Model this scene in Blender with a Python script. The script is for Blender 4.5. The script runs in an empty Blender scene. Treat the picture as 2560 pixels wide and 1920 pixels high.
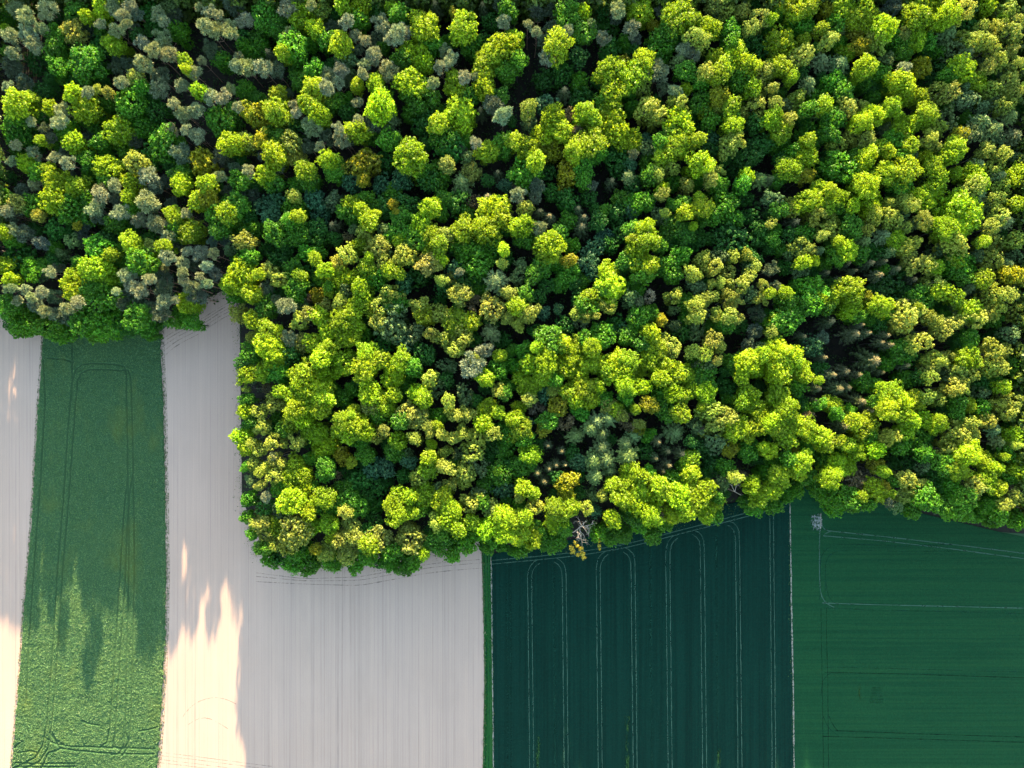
import bpy, math, random
import numpy as np

# ------------------------------------------------------------------ camera, light, exposure
S = 0.2                      # metres per source pixel on the ground (photo 2560 x 1920)
LENS = 25.0
H = 2560 * S * LENS / 36.0   # flying height of the drone
SUN_EL, SUN_AZ = 9.6, 2.6  # low evening sun beyond the wood; shadows fall towards the fields
scene = bpy.context.scene
cam_d = bpy.data.cameras.new('camera')
cam_d.lens = LENS; cam_d.sensor_width = 36.0
cam_d.clip_start = 1.0; cam_d.clip_end = 6000.0
cam = bpy.data.objects.new('camera', cam_d)
scene.collection.objects.link(cam)
cam.location = (0, 0, H); cam.rotation_euler = (0, 0, 0)
scene.camera = cam

world = bpy.data.worlds.new('World'); scene.world = world
world.use_nodes = True
wn = world.node_tree; wn.nodes.clear()
sky = wn.nodes.new('ShaderNodeTexSky'); sky.sky_type = 'NISHITA'; sky.sun_disc = False
sky.sun_elevation = math.radians(SUN_EL); sky.sun_rotation = math.radians(SUN_AZ)
sky.air_density = 1.0; sky.dust_density = 0.6; sky.ozone_density = 1.0
bg = wn.nodes.new('ShaderNodeBackground'); bg.inputs['Strength'].default_value = 0.13
wo = wn.nodes.new('ShaderNodeOutputWorld')
wn.links.new(sky.outputs[0], bg.inputs[0]); wn.links.new(bg.outputs[0], wo.inputs[0])

sun_d = bpy.data.lights.new('sun', 'SUN'); sun_d.energy = 5.0; sun_d.angle = math.radians(0.5)
sun_d.color = (1.0, 0.76, 0.47)
sun = bpy.data.objects.new('sun', sun_d); scene.collection.objects.link(sun)
sun.rotation_euler = (math.radians(90 - SUN_EL), 0, math.radians(180 - SUN_AZ))
sun.location = (0, 300, 80)

scene.view_settings.view_transform = 'Standard'; scene.view_settings.look = 'None'
scene.view_settings.gamma = 1.0; scene.view_settings.use_curve_mapping = False
scene.view_settings.exposure = 3.36
scene.render.engine = 'CYCLES'
cy = scene.cycles
cy.max_bounces = 6; cy.diffuse_bounces = 4; cy.glossy_bounces = 2; cy.transmission_bounces = 4
cy.transparent_max_bounces = 8; cy.use_denoising = True
cy.sample_clamp_indirect = 8.0; cy.caustics_reflective = False; cy.caustics_refractive = False

C = scene.collection
rng = np.random.default_rng(7)
rnd = random.Random(11)

def G(px, py):               # a ground point from the survey grid (photo grid)
    return ((px - 1280) * S, (960 - py) * S)

# ------------------------------------------------------------------ small helpers
def tag(o, label=None, cat=None, group=None, kind=None):
    for k, v in (('label', label), ('category', cat), ('group', group), ('kind', kind)):
        if v: o[k] = v
    return o

def obj(name, me, parent=None, **kw):
    o = bpy.data.objects.new(name, me); C.objects.link(o)
    if parent: o.parent = parent
    return tag(o, **kw)

def mesh_np(name, V, F, mat, smooth=False, attr=None):
    """V (n,3); F (m,k) faces that all have k corners."""
    V = np.asarray(V, np.float32); F = np.asarray(F, np.int32)
    me = bpy.data.meshes.new(name)
    m, k = F.shape
    me.vertices.add(len(V)); me.vertices.foreach_set('co', V.ravel())
    me.loops.add(m * k); me.loops.foreach_set('vertex_index', F.ravel())
    me.polygons.add(m); me.polygons.foreach_set('loop_start', np.arange(0, m * k, k, dtype=np.int32))
    if attr:
        for nm, val in attr.items():
            a = me.attributes.new(nm, 'FLOAT', 'POINT'); a.data.foreach_set('value', np.asarray(val, np.float32))
    me.materials.append(mat)
    me.update(calc_edges=True)
    if smooth: me.shade_smooth()
    return me

# ------------------------------------------------------------------ materials
def new_mat(name):
    m = bpy.data.materials.new(name); m.use_nodes = True
    nt = m.node_tree; nt.nodes.clear()
    out = nt.nodes.new('ShaderNodeOutputMaterial')
    return m, nt, out

def N(nt, t, **kw):
    n = nt.nodes.new(t)
    for k, v in kw.items():
        if hasattr(n, k): setattr(n, k, v)
        else: n.inputs[k].default_value = v
    return n

def math_node(nt, op, a, b=None, clamp=False):
    n = nt.nodes.new('ShaderNodeMath'); n.operation = op; n.use_clamp = clamp
    for i, v in enumerate((a, b)):
        if v is None: continue
        if isinstance(v, (int, float)): n.inputs[i].default_value = v
        else: nt.links.new(v, n.inputs[i])
    return n.outputs[0]

def mixc(nt, f, a, b, blend='MIX'):
    n = nt.nodes.new('ShaderNodeMix'); n.data_type = 'RGBA'; n.blend_type = blend
    for s, v in ((n.inputs[0], f), (n.inputs[6], a), (n.inputs[7], b)):
        if isinstance(v, (int, float)): s.default_value = v
        elif isinstance(v, tuple): s.default_value = (*v, 1)[:4]
        else: nt.links.new(v, s)
    return n.outputs[2]

def leaf_material(name, trans=0.35, spec=0.05, var=0.5, tip=None):
    m, nt, out = new_mat(name); L = nt.links
    info = N(nt, 'ShaderNodeObjectInfo'); geo = N(nt, 'ShaderNodeNewGeometry')
    r = geo.outputs['Random Per Island']
    hsv = N(nt, 'ShaderNodeHueSaturation')
    own = info.outputs['Color']
    if tip:                                            # sunlit tan of the leader painted into the needle colour
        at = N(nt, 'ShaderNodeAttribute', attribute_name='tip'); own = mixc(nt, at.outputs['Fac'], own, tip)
    L.new(own, hsv.inputs['Color'])
    r2 = math_node(nt, 'FRACT', math_node(nt, 'MULTIPLY', r, 37.77))
    L.new(math_node(nt, 'ADD', math_node(nt, 'MULTIPLY', r, var), 1 - var * 0.55), hsv.inputs['Value'])
    L.new(math_node(nt, 'ADD', math_node(nt, 'MULTIPLY', r2, 0.034), 0.487), hsv.inputs['Hue'])
    col = hsv.outputs[0]
    d = N(nt, 'ShaderNodeBsdfDiffuse'); L.new(col, d.inputs[0])
    t = N(nt, 'ShaderNodeBsdfTranslucent')
    L.new(mixc(nt, 1.0, col, (1.35, 1.15, 0.55), 'MULTIPLY'), t.inputs[0])
    mx = N(nt, 'ShaderNodeMixShader'); mx.inputs[0].default_value = trans
    L.new(d.outputs[0], mx.inputs[1]); L.new(t.outputs[0], mx.inputs[2])
    g = N(nt, 'ShaderNodeBsdfGlossy'); g.inputs['Roughness'].default_value = 0.48
    g.inputs['Color'].default_value = (1, 1, 1, 1)
    m2 = N(nt, 'ShaderNodeMixShader'); m2.inputs[0].default_value = spec
    L.new(mx.outputs[0], m2.inputs[1]); L.new(g.outputs[0], m2.inputs[2])
    L.new(m2.outputs[0], out.inputs[0])
    return m

M = {}
M['leaf'] = leaf_material('leaf_broad', 0.44, 0.012, var=1.0)
M['soft'] = leaf_material('leaf_soft', 0.30, 0.012, var=0.6)
M['blade'] = leaf_material('crop_blade', 0.3, 0.015, var=0.6)
M['needle'] = leaf_material('needle', 0.12, 0.012, var=0.6)

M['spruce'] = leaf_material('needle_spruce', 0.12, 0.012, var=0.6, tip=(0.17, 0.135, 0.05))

def bark_material(name, c1, c2, scale=6.0):
    m, nt, out = new_mat(name)
    tc = N(nt, 'ShaderNodeTexCoord'); mp = N(nt, 'ShaderNodeMapping'); mp.inputs['Scale'].default_value = (1, 1, 0.2)
    nt.links.new(tc.outputs['Object'], mp.inputs[0])
    nz = N(nt, 'ShaderNodeTexNoise'); nz.inputs['Scale'].default_value = scale; nt.links.new(mp.outputs[0], nz.inputs[0])
    b = N(nt, 'ShaderNodeBsdfPrincipled'); b.inputs['Roughness'].default_value = 0.9
    nt.links.new(mixc(nt, nz.outputs[0], c1, c2), b.inputs['Base Color'])
    nt.links.new(b.outputs[0], out.inputs[0])
    return m
M['bark'] = bark_material('bark_grey_brown', (0.03, 0.024, 0.018), (0.09, 0.07, 0.05))
M['pine_bark'] = bark_material('bark_pine', (0.13, 0.075, 0.045), (0.34, 0.2, 0.12))
M['birch_bark'] = bark_material('bark_birch', (0.08, 0.07, 0.06), (0.4, 0.37, 0.33))
M['dead_bark'] = bark_material('bark_bleached', (0.34, 0.27, 0.19), (0.58, 0.48, 0.36))

def coords(nt, scale=(1, 1, 1), rot=0.0):
    tc = N(nt, 'ShaderNodeTexCoord'); mp = N(nt, 'ShaderNodeMapping')
    mp.inputs['Scale'].default_value = scale; mp.inputs['Rotation'].default_value = (0, 0, rot)
    nt.links.new(tc.outputs['Object'], mp.inputs[0])
    return mp.outputs[0]

def noise(nt, vec, scale, detail=3.0, rough=0.55):
    n = N(nt, 'ShaderNodeTexNoise'); n.inputs['Scale'].default_value = scale
    n.inputs['Detail'].default_value = detail; n.inputs['Roughness'].default_value = rough
    nt.links.new(vec, n.inputs[0]); return n.outputs[0]

def ramp(nt, f, stops):
    r = N(nt, 'ShaderNodeValToRGB'); e = r.color_ramp.elements
    while len(e) < len(stops): e.new(0.5)
    for el, (p, c) in zip(e, stops):
        el.position = p; el.color = (*c, 1) if len(c) == 3 else c
    nt.links.new(f, r.inputs[0]); return r.outputs[0]

def remap(nt, f, a, b, lo=0.0, hi=1.0):
    n = N(nt, 'ShaderNodeMapRange'); n.clamp = True
    n.inputs[1].default_value = a; n.inputs[2].default_value = b
    n.inputs[3].default_value = lo; n.inputs[4].default_value = hi
    nt.links.new(f, n.inputs[0]); return n.outputs[0]

def finish(nt, out, col, height=None, strength=0.4, dist=0.3, rough=0.9, spec=0.2, sheen=None):
    b = N(nt, 'ShaderNodeBsdfPrincipled'); b.inputs['Roughness'].default_value = rough
    b.inputs['Specular IOR Level'].default_value = spec
    if sheen:
        b.inputs['Sheen Weight'].default_value = 0.5; b.inputs['Sheen Roughness'].default_value = 0.6
        b.inputs['Sheen Tint'].default_value = (*sheen, 1)
    nt.links.new(col, b.inputs['Base Color'])
    if height is not None:
        bp = N(nt, 'ShaderNodeBump'); bp.inputs['Strength'].default_value = strength; bp.inputs['Distance'].default_value = dist
        nt.links.new(height, bp.inputs['Height']); nt.links.new(bp.outputs[0], b.inputs['Normal'])
    nt.links.new(b.outputs[0], out.inputs[0])

def soil_material():
    m, nt, out = new_mat('tilled_pale_soil')
    hair = noise(nt, coords(nt, (1, 0.002, 1)), 6.0, 2, 0.6)
    fine = noise(nt, coords(nt, (1, 0.0025, 1)), 1.35, 3, 0.75)        # drill rows, long and thin
    wide = noise(nt, coords(nt, (1, 0.006, 1)), 0.35, 3, 0.6)       # bouts of the drill
    patch = noise(nt, coords(nt), 0.02, 4, 0.6)
    grain = noise(nt, coords(nt), 2.5, 4, 0.7)
    brk = noise(nt, coords(nt, (1, 0.15, 1)), 0.5, 3, 0.6)
    row = math_node(nt, 'MULTIPLY', remap(nt, fine, 0.52, 0.66), remap(nt, brk, 0.3, 0.65, 0.35, 1.0))
    base = mixc(nt, remap(nt, patch, 0.3, 0.7), (0.402, 0.264, 0.184), (0.44, 0.296, 0.212))
    base = mixc(nt, remap(nt, wide, 0.35, 0.65, 0, 0.35), base, (0.31, 0.212, 0.162))
    base = mixc(nt, math_node(nt, 'MULTIPLY', row, 0.75), base, (0.195, 0.135, 0.106))
    mid = noise(nt, coords(nt, (1, 0.3, 1)), 0.14, 4, 0.65)
    base = mixc(nt, remap(nt, mid, 0.5, 0.75, 0, 0.45), base, (0.33, 0.225, 0.165))
    base = mixc(nt, remap(nt, hair, 0.45, 0.75, 0, 0.5), base, (0.25, 0.17, 0.125))
    base = mixc(nt, remap(nt, grain, 0.35, 0.75, 0, 0.7), base, (0.29, 0.195, 0.145))
    finish(nt, out, base, grain, 0.06, 0.05)
    return m
M['soil'] = soil_material()

def crop_material(name, c1, c2, c3, dirn='y', bump=0.25, rows=0.35):
    m, nt, out = new_mat(name)
    sc = (1, 0.01, 1) if dirn == 'y' else (0.01, 1, 1)
    row = noise(nt, coords(nt, sc), 0.9, 3, 0.65)
    patch = noise(nt, coords(nt), 0.018, 4, 0.6)
    grain = noise(nt, coords(nt), 1.1, 5, 0.75)
    fleck = noise(nt, coords(nt, (1, 0.25, 1) if dirn == 'y' else (0.25, 1, 1)), 0.25, 5, 0.7)
    base = mixc(nt, remap(nt, patch, 0.3, 0.7), c1, c2)
    base = mixc(nt, remap(nt, row, 0.42, 0.7, 0, rows), base, c3)
    base = mixc(nt, remap(nt, row, 0.5, 0.25, 0, rows), base, tuple(0.6 * v for v in c1))
    base = mixc(nt, remap(nt, fleck, 0.6, 0.75, 0, 0.45), base, c3)
    base = mixc(nt, remap(nt, grain, 0.4, 0.8, 0, 0.6), base, tuple(0.4 * v for v in c1))
    tuft = noise(nt, coords(nt), 2.6, 3, 0.8)
    base = mixc(nt, remap(nt, tuft, 0.5, 0.72, 0, 0.6), base, tuple(1.9 * v for v in c2))
    finish(nt, out, base, grain, bump, 0.6, 0.9, 0.08)
    return m
M['crop_barley'] = crop_material('young_barley', (0.030, 0.098, 0.042), (0.042, 0.112, 0.045), (0.055, 0.125, 0.04), 'y', 0.5)
M['crop_dark'] = crop_material('dark_crop', (0.0003, 0.0140, 0.0082), (0.0007, 0.018, 0.0102), (0.003, 0.028, 0.0165), 'y', 0.5, 0.55)
M['crop_mid'] = crop_material('mid_green_crop', (0.003, 0.0345, 0.0118), (0.005, 0.041, 0.0132), (0.012, 0.054, 0.014), 'x', 0.6, 0.55)
M['grass'] = crop_material('rough_grass', (0.004, 0.045, 0.007), (0.009, 0.06, 0.010), (0.03, 0.08, 0.02), 'y', 0.6, 0.6)

def plain_noise(name, c1, c2, scale):
    m, nt, out = new_mat(name)
    n = noise(nt, coords(nt), scale, 5, 0.7)
    finish(nt, out, mixc(nt, remap(nt, n, 0.3, 0.7), c1, c2), n, 0.3, 0.2)
    return m
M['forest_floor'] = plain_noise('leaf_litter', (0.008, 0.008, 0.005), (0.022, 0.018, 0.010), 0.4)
M['meadow'] = plain_noise('meadow', (0.03, 0.08, 0.03), (0.05, 0.1, 0.035), 0.05)

def patchy(name, c1, c2, lo, hi, scale=0.6, stretch=(1, 1, 1)):
    """wheel marks and bare strips: the marking shows where the crop is thin, nothing elsewhere"""
    m, nt, out = new_mat(name)
    n = noise(nt, coords(nt, stretch), scale, 4, 0.7)
    n2 = noise(nt, coords(nt), 2.0, 3, 0.6)
    b = N(nt, 'ShaderNodeBsdfPrincipled'); b.inputs['Roughness'].default_value = 0.95
    b.inputs['Specular IOR Level'].default_value = 0.1
    nt.links.new(mixc(nt, n2, c1, c2), b.inputs['Base Color'])
    t = N(nt, 'ShaderNodeBsdfTransparent'); mx = N(nt, 'ShaderNodeMixShader')
    nt.links.new(remap(nt, n, lo, hi), mx.inputs[0])
    nt.links.new(t.outputs[0], mx.inputs[1]); nt.links.new(b.outputs[0], mx.inputs[2])
    nt.links.new(mx.outputs[0], out.inputs[0])
    return m
M['track_pale'] = patchy('wheel_track_pale', (0.018, 0.054, 0.032), (0.045, 0.08, 0.05), 0.05, 0.5, 0.25)
M['track_faint'] = patchy('wheel_track_faint', (0.003, 0.030, 0.016), (0.008, 0.040, 0.022), 0.35, 0.8, 0.10)
M['track_dark'] = patchy('wheel_track_dark', (0.003, 0.024, 0.010), (0.005, 0.030, 0.012), 0.25, 0.75, 0.2)
M['margin'] = patchy('bare_field_margin', (0.13, 0.13, 0.095), (0.26, 0.22, 0.165), 0.32, 0.55, 0.7)
M['weeds'] = patchy('margin_weeds', (0.06, 0.085, 0.03), (0.16, 0.14, 0.075), 0.46, 0.66, 0.8)
M['soil_mark'] = patchy('turning_mark_soil', (0.17, 0.12, 0.093), (0.22, 0.155, 0.118), 0.4, 0.8, 0.5)
M['yellow_patch'] = patchy('yellow_streaks', (0.014, 0.045, 0.010), (0.022, 0.055, 0.012), 0.45, 0.62, 1.2, (1, 0.2, 1))  # broken yellower streaks along the rows

# ------------------------------------------------------------------ the ground and the fields
def quads(c, nrm, size, r, aspect=1.0, axis=None):
    """leaf sprays: one uneven quad each, centre c, facing nrm"""
    n = len(c)
    nrm = nrm / np.linalg.norm(nrm, axis=1, keepdims=True)
    a = r.normal(size=(n, 3)) if axis is None else axis
    u = a - (a * nrm).sum(1, keepdims=True) * nrm; u /= np.linalg.norm(u, axis=1, keepdims=True) + 1e-9
    v = np.cross(nrm, u)
    s = (size * r.uniform(0.65, 1.3, n))[:, None]
    def cr(a1, b1): return c + u * s * aspect * (a1 + r.uniform(-.18, .18, (n, 1))) + v * s * (b1 + r.uniform(-.18, .18, (n, 1))) + nrm * s * r.uniform(-.15, .15, (n, 1))
    V = np.stack([cr(-.5, -.3), cr(.05, -.5), cr(.5, .2), cr(-.15, .5)], 1).reshape(-1, 3)
    return V, np.arange(4 * n).reshape(n, 4)

def sheet(name, pts, z, mat, skirt=0.0, label=None):
    """a field as a flat polygon (survey points) lying at z, with a short side down to the soil"""
    P = [G(*p) for p in pts]; n = len(P)
    V = [(x, y, z) for x, y in P]; F = [list(range(n))]
    if skirt:
        V += [(x, y, z - skirt) for x, y in P]
        F += [[i, (i + 1) % n, n + (i + 1) % n, n + i] for i in range(n)]
    me = bpy.data.meshes.new(name); me.from_pydata(V, [], F); me.materials.append(mat); me.update()
    if me.polygons[0].normal.z < 0: me.flip_normals()
    return obj(name, me, kind='structure', label=label)

me = bpy.data.meshes.new('ground')
me.from_pydata([(-3000, -3000, -0.05), (3000, -3000, -0.05), (3000, 3000, -0.05), (-3000, 3000, -0.05)], [], [(0, 1, 2, 3)])
me.materials.append(M['meadow']); obj('ground', me, kind='structure')
sheet('forest_floor', [(-200, -300), (2760, -300), (2760, 1350), (2500, 1330), (1960, 1240), (1700, 1300), (1240, 1385), (1190, 1400),
      (800, 1410), (660, 1370), (605, 1250), (600, 800), (590, 735), (480, 770), (400, 810), (110, 815), (-200, 800)], 0.0, M['forest_floor'])
LB = [(112, 780), (108, 850), (100, 960), (92, 1080), (80, 1300), (62, 1500), (50, 1680), (40, 1800), (30, 1920), (18, 2080)]     # pale field | barley
RB = [(396, 780), (400, 830), (408, 1000), (413, 1250), (415, 1440), (412, 1600), (404, 1760), (398, 1850), (392, 1920), (384, 2080)]  # barley | pale field
SB = [(1203, 1350), (1206, 1440), (1209, 1560), (1211, 1700), (1209, 1800), (1207, 1920), (1204, 2080)]   # pale field | grass strip
DB = [(1227, 1350), (1229, 1440), (1231, 1640), (1233, 1800), (1234, 1920), (1235, 2080)]                 # grass strip | dark crop
EB = [(1972, 1210), (1973, 1300), (1976, 1500), (1980, 1700), (1983, 1920), (1985, 2080)]                 # dark crop | mid crop
sheet('pale_field', [(-160, 780)] + LB + [(-160, 2080)], 0.012, M['soil'])
sheet('pale_field', RB[:2] + [(470, 770), (560, 725), (598, 735), (605, 1250), (660, 1370), (800, 1405)] + SB + RB[:1:-1], 0.012, M['soil'])
sheet('grass_strip', SB + DB[::-1], 0.10, M['grass'], 0.1)
sheet('dark_crop_field', [(1227, 1385), (1450, 1345), (1700, 1290), (1900, 1240)] + EB + DB[:0:-1], 0.30, M['crop_dark'], 0.3)
sheet('green_crop_field', EB[:1] + [(2100, 1235), (2500, 1330), (2760, 1380), (2760, 2080)] + EB[:0:-1], 0.30, M['crop_mid'], 0.3)

# the barley strip: a real relief (swells, lodged patches, wheel ruts), it lies in the low sun
def interp(poly, y):
    ys = [p[1] for p in poly]; xs = [p[0] for p in poly]
    return np.interp(y, ys, xs)

def smooth_noise(nx, ny, cx, cy, seed):
    r = np.random.default_rng(seed); g = r.normal(size=(cy + 3, cx + 3))
    u = np.linspace(0, cx, nx); v = np.linspace(0, cy, ny)
    iu = u.astype(int); iv = v.astype(int); fu = u - iu; fv = v - iv
    fu = fu * fu * (3 - 2 * fu); fv = (fv * fv * (3 - 2 * fv))[:, None]
    a = g[iv][:, iu]; b = g[iv][:, iu + 1]; c = g[iv + 1][:, iu]; d = g[iv + 1][:, iu + 1]
    return (a * (1 - fu) + b * fu) * (1 - fv) + (c * (1 - fu) + d * fu) * fv

BARLEY_RUTS = [  # wheel pairs, survey points
    [(182, 830), (182, 960), (171, 1080), (160, 1250), (144, 1440), (135, 1600), (124, 1740), (117, 1816), (108, 1862), (90, 1892), (40, 1917), (0, 1930)],
    [(192, 990), (185, 1080), (173, 1250), (157, 1440), (147, 1600), (137, 1740), (130, 1816), (122, 1868), (100, 1902), (50, 1926)],
    [(181, 1000), (182, 955), (190, 925), (208, 910), (240, 908), (290, 911), (312, 916), (318, 935), (318, 980), (320, 1090), (321, 1190), (312, 1270), (306, 1360), (301, 1440), (291, 1600), (280, 1760), (276, 1816), (268, 1855), (255, 1862)],
    [(192, 1000), (196, 950), (205, 932), (222, 924), (260, 923), (296, 926), (322, 925), (328, 945), (330, 980), (333, 1090), (335, 1180), (326, 1230), (319, 1320), (315, 1440), (304, 1600), (293, 1760), (289, 1830), (283, 1870)],
    [(321, 1190), (323, 1250), (324, 1330), (323, 1440), (319, 1600), (315, 1760), (314, 1816), (311, 1860), (300, 1880), (280, 1886)],
    [(334, 1180), (336, 1260), (337, 1440), (333, 1600), (329, 1760), (327, 1816), (322, 1865), (306, 1888)],
    [(112, 1840), (125, 1850), (140, 1858), (180, 1864), (240, 1866), (300, 1868), (386, 1871)],
    [(125, 1830), (150, 1868), (190, 1874), (250, 1880), (310, 1883), (386, 1884)],
    [(130, 1830), (142, 1850), (160, 1858)],
    [(100, 1930), (122, 1880), (150, 1872)], [(316, 1830), (322, 1855), (310, 1872), (290, 1866), (284, 1850)],
    [(60, 1850), (45, 1860), (38, 1868)], [(110, 900), (115, 1000), (103, 1200), (85, 1440), (74, 1600), (66, 1760)],
    [(120, 895), (160, 898), (185, 905)], [(205, 1800), (225, 1808), (250, 1812)], [(350, 1826), (375, 1822), (394, 1816)],
    [(40, 1905), (90, 1908), (190, 1906)], [(40, 1915), (110, 1916), (190, 1914)], [(45, 1880), (75, 1876), (98, 1880)]]

def barley_stand(X, Y, Z, dip):
    """the leaves of the crop: uneven sprays standing at all angles, none in the wheel ruts"""
    r = np.random.default_rng(21); ny, nx = X.shape; n = 250000
    a = r.uniform(0, ny - 1.001, n); b = r.uniform(0.4, nx - 1.4, n); i = a.astype(int); j = b.astype(int); fa = a - i; fb = b - j
    g = lambda Q: (Q[i, j] * (1 - fb) + Q[i, j + 1] * fb) * (1 - fa) + (Q[i + 1, j] * (1 - fb) + Q[i + 1, j + 1] * fb) * fa
    x, y, z, d = g(X), g(Y), g(Z), g(dip)
    k = (d > 0.42) & (960 - y / S > 800) & (960 - y / S < 2000)
    c = np.stack([x, y, z - 0.02 + r.uniform(-.05, .1, n)], -1)[k]; m = len(c)
    V, F = quads(c, r.normal(size=(m, 3)) * [0.8, 0.8, 0.5] + [0, 0, 0.45], 0.34, r)
    o = obj('barley', mesh_np('barley', V, F, M['blade']), kind='stuff'); o.color = (0.114, 0.206, 0.072, 1)

def barley():
    nx, ny = 190, 680
    pys = np.linspace(780, 2080, ny); u = np.linspace(0, 1, nx)
    xl = interp(LB, pys); xr = interp(RB, pys)
    jl = 1.5 * smooth_noise(ny, 1, 200, 1, 3)[0]; jr = 1.5 * smooth_noise(ny, 1, 200, 1, 4)[0]
    PX = (xl + jl)[:, None] * (1 - u) + (xr + jr)[:, None] * u
    PY = np.repeat(pys[:, None], nx, 1)
    X = (PX - 1280) * S; Y = (960 - PY) * S
    Z = np.full_like(X, 0.45)
    Z += 0.05 * smooth_noise(nx, ny, 10, 48, 1) + 0.025 * smooth_noise(nx, ny, 28, 130, 2) + 0.035 * smooth_noise(nx, ny, 70, 300, 5) + 0.05 * smooth_noise(nx, ny, 115, 410, 6) + 0.03 * np.random.default_rng(12).normal(size=(ny, nx))
    Z += 0.02 * np.sin(PX * 1.9) * smooth_noise(nx, ny, 8, 30, 8)
    dip = np.full_like(X, 99.0)
    for line in BARLEY_RUTS:
        a = np.array(line, float)
        for (x0, y0), (x1, y1) in zip(a[:-1], a[1:]):
            lo, hi = min(y0, y1) - 12, max(y0, y1) + 12
            rows = np.where((pys > lo) & (pys < hi))[0]
            if not len(rows): continue
            sl = slice(rows[0], rows[-1] + 1)
            dx, dy = x1 - x0, y1 - y0; L2 = dx * dx + dy * dy
            t = np.clip(((PX[sl] - x0) * dx + (PY[sl] - y0) * dy) / L2, 0, 1)
            dd = np.hypot(PX[sl] - x0 - t * dx, PY[sl] - y0 - t * dy) * S
            dip[sl] = np.minimum(dip[sl], dd)
    rut = np.exp(-(dip / 0.33) ** 2)
    Z -= 0.50 * rut; Z += 0.09 * np.exp(-((dip - 0.75) / 0.35) ** 2)
    Z = np.maximum(Z, 0.05)
    barley_stand(X, Y, Z, dip)
    Z[:, 0] = 0.02; Z[:, -1] = 0.02
    idx = np.arange(nx * ny).reshape(ny, nx)
    F = np.stack([idx[:-1, :-1], idx[1:, :-1], idx[1:, 1:], idx[:-1, 1:]], -1).reshape(-1, 4)
    m, nt, out = new_mat('barley_relief')
    row = noise(nt, coords(nt, (1, 0.01, 1)), 0.8, 3, 0.6); patch = noise(nt, coords(nt), 0.03, 4, 0.6)
    grain = noise(nt, coords(nt), 1.3, 5, 0.75); yel = noise(nt, coords(nt, (1, 0.5, 1)), 0.06, 3, 0.6)
    at = N(nt, 'ShaderNodeAttribute', attribute_name='rut')
    blade = noise(nt, coords(nt), 3.2, 4, 0.8)
    base = mixc(nt, remap(nt, patch, 0.3, 0.7), (0.036, 0.092, 0.036), (0.05, 0.105, 0.037))
    base = mixc(nt, remap(nt, row, 0.45, 0.7, 0, 0.3), base, (0.034, 0.086, 0.036))
    base = mixc(nt, remap(nt, yel, 0.55, 0.72, 0, 0.6), base, (0.11, 0.14, 0.026))
    base = mixc(nt, remap(nt, grain, 0.45, 0.8, 0, 0.35), base, (0.024, 0.06, 0.022))
    base = mixc(nt, math_node(nt, 'MULTIPLY', at.outputs['Fac'], 0.4), base, (0.03, 0.06, 0.02))
    finish(nt, out, base, math_node(nt, 'ADD', grain, blade), 0.9, 0.7, 0.85, 0.08)
    me = mesh_np('barley_field', np.stack([X, Y, Z], -1).reshape(-1, 3), F, m, True, {'rut': rut.ravel()})
    return obj('barley_field', me, kind='structure')
barley()

def ribbon(name, pts, width, z, mat, wob=0.25):
    """a strip of wheel mark along survey points, resampled and a little uneven"""
    a = np.array(pts, float); seg = np.hypot(*np.diff(a, axis=0).T); t = np.r_[0, np.cumsum(seg)]
    n = max(4, int(t[-1] / 14)); q = np.linspace(0, t[-1], n)
    x = np.interp(q, t, a[:, 0]); y = np.interp(q, t, a[:, 1])
    for _ in range(2):
        x[1:-1] = 0.25 * x[:-2] + 0.5 * x[1:-1] + 0.25 * x[2:]; y[1:-1] = 0.25 * y[:-2] + 0.5 * y[1:-1] + 0.25 * y[2:]
    x += np.r_[0, rng.normal(0, wob, n - 2), 0]
    X = (x - 1280) * S; Y = (960 - y) * S
    dx = np.gradient(X); dy = np.gradient(Y); L = np.hypot(dx, dy); nx, ny = -dy / L, dx / L
    w = width * 0.5 * (1 + 0.25 * rng.normal(size=n)).clip(0.5, 1.6)
    V = np.concatenate([np.stack([X + nx * w, Y + ny * w, np.full(n, z)], -1), np.stack([X - nx * w, Y - ny * w, np.full(n, z)], -1)])
    i = np.arange(n - 1); F = np.stack([i, n + i, n + i + 1, i + 1], -1)
    return obj(name, mesh_np(name, V, F, mat), kind='structure')

# tramlines of the dark crop: wheel pairs that turn into the headland run
ZC = 0.306
tops = {1275: 1400, 1319: 1412, 1405: 1403, 1490: 1398, 1577: 1392, 1664: 1366, 1750: 1348, 1838: 1318, 1924: 1262}
head = [(1229, 1401), (1280, 1396), (1338, 1391), (1425, 1382), (1482, 1374), (1558, 1361), (1627, 1345), (1685, 1329), (1772, 1307), (1862, 1283), (1968, 1256)]
hy = lambda x: float(np.interp(x, [p[0] for p in head], [p[1] for p in head]))
ribbon('tyre_track', head, 0.42, ZC, M['track_pale'])
ribbon('tyre_track', [(x, y + 9) for x, y in head], 0.42, ZC + 0.004, M['track_pale'])
k = 0
for (xa, xb) in ((1319, 1405), (1490, 1577), (1664, 1750), (None, 1838)):
    for off, pull in ((0, 0), (10, 1)):
        for x0, sgn in ((xa, 1), (xb, -1)):
            if x0 is None: continue
            inner = (off if sgn > 0 else 10 - off)
            x = x0 + off; y0 = hy(x) + 34
            r = 26 - (6 if inner else 0)
            arc = [(x + sgn * r * (1 - math.cos(t)), y0 - (y0 - hy(x + sgn * r) - 8 - inner) * math.sin(t)) for t in (0.3, 0.7, 1.1, 1.57)]
            tail = [(x + 0.012 * (y - y0) * 0.9, y) for y in (y0 + 20, 1600, 1760, 1920, 2070)]
            ribbon('tyre_track', tail[::-1] + [(x, y0)] + arc, 0.34, ZC + 0.008 + 0.004 * (k % 2), M['track_pale']); k += 1
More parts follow.
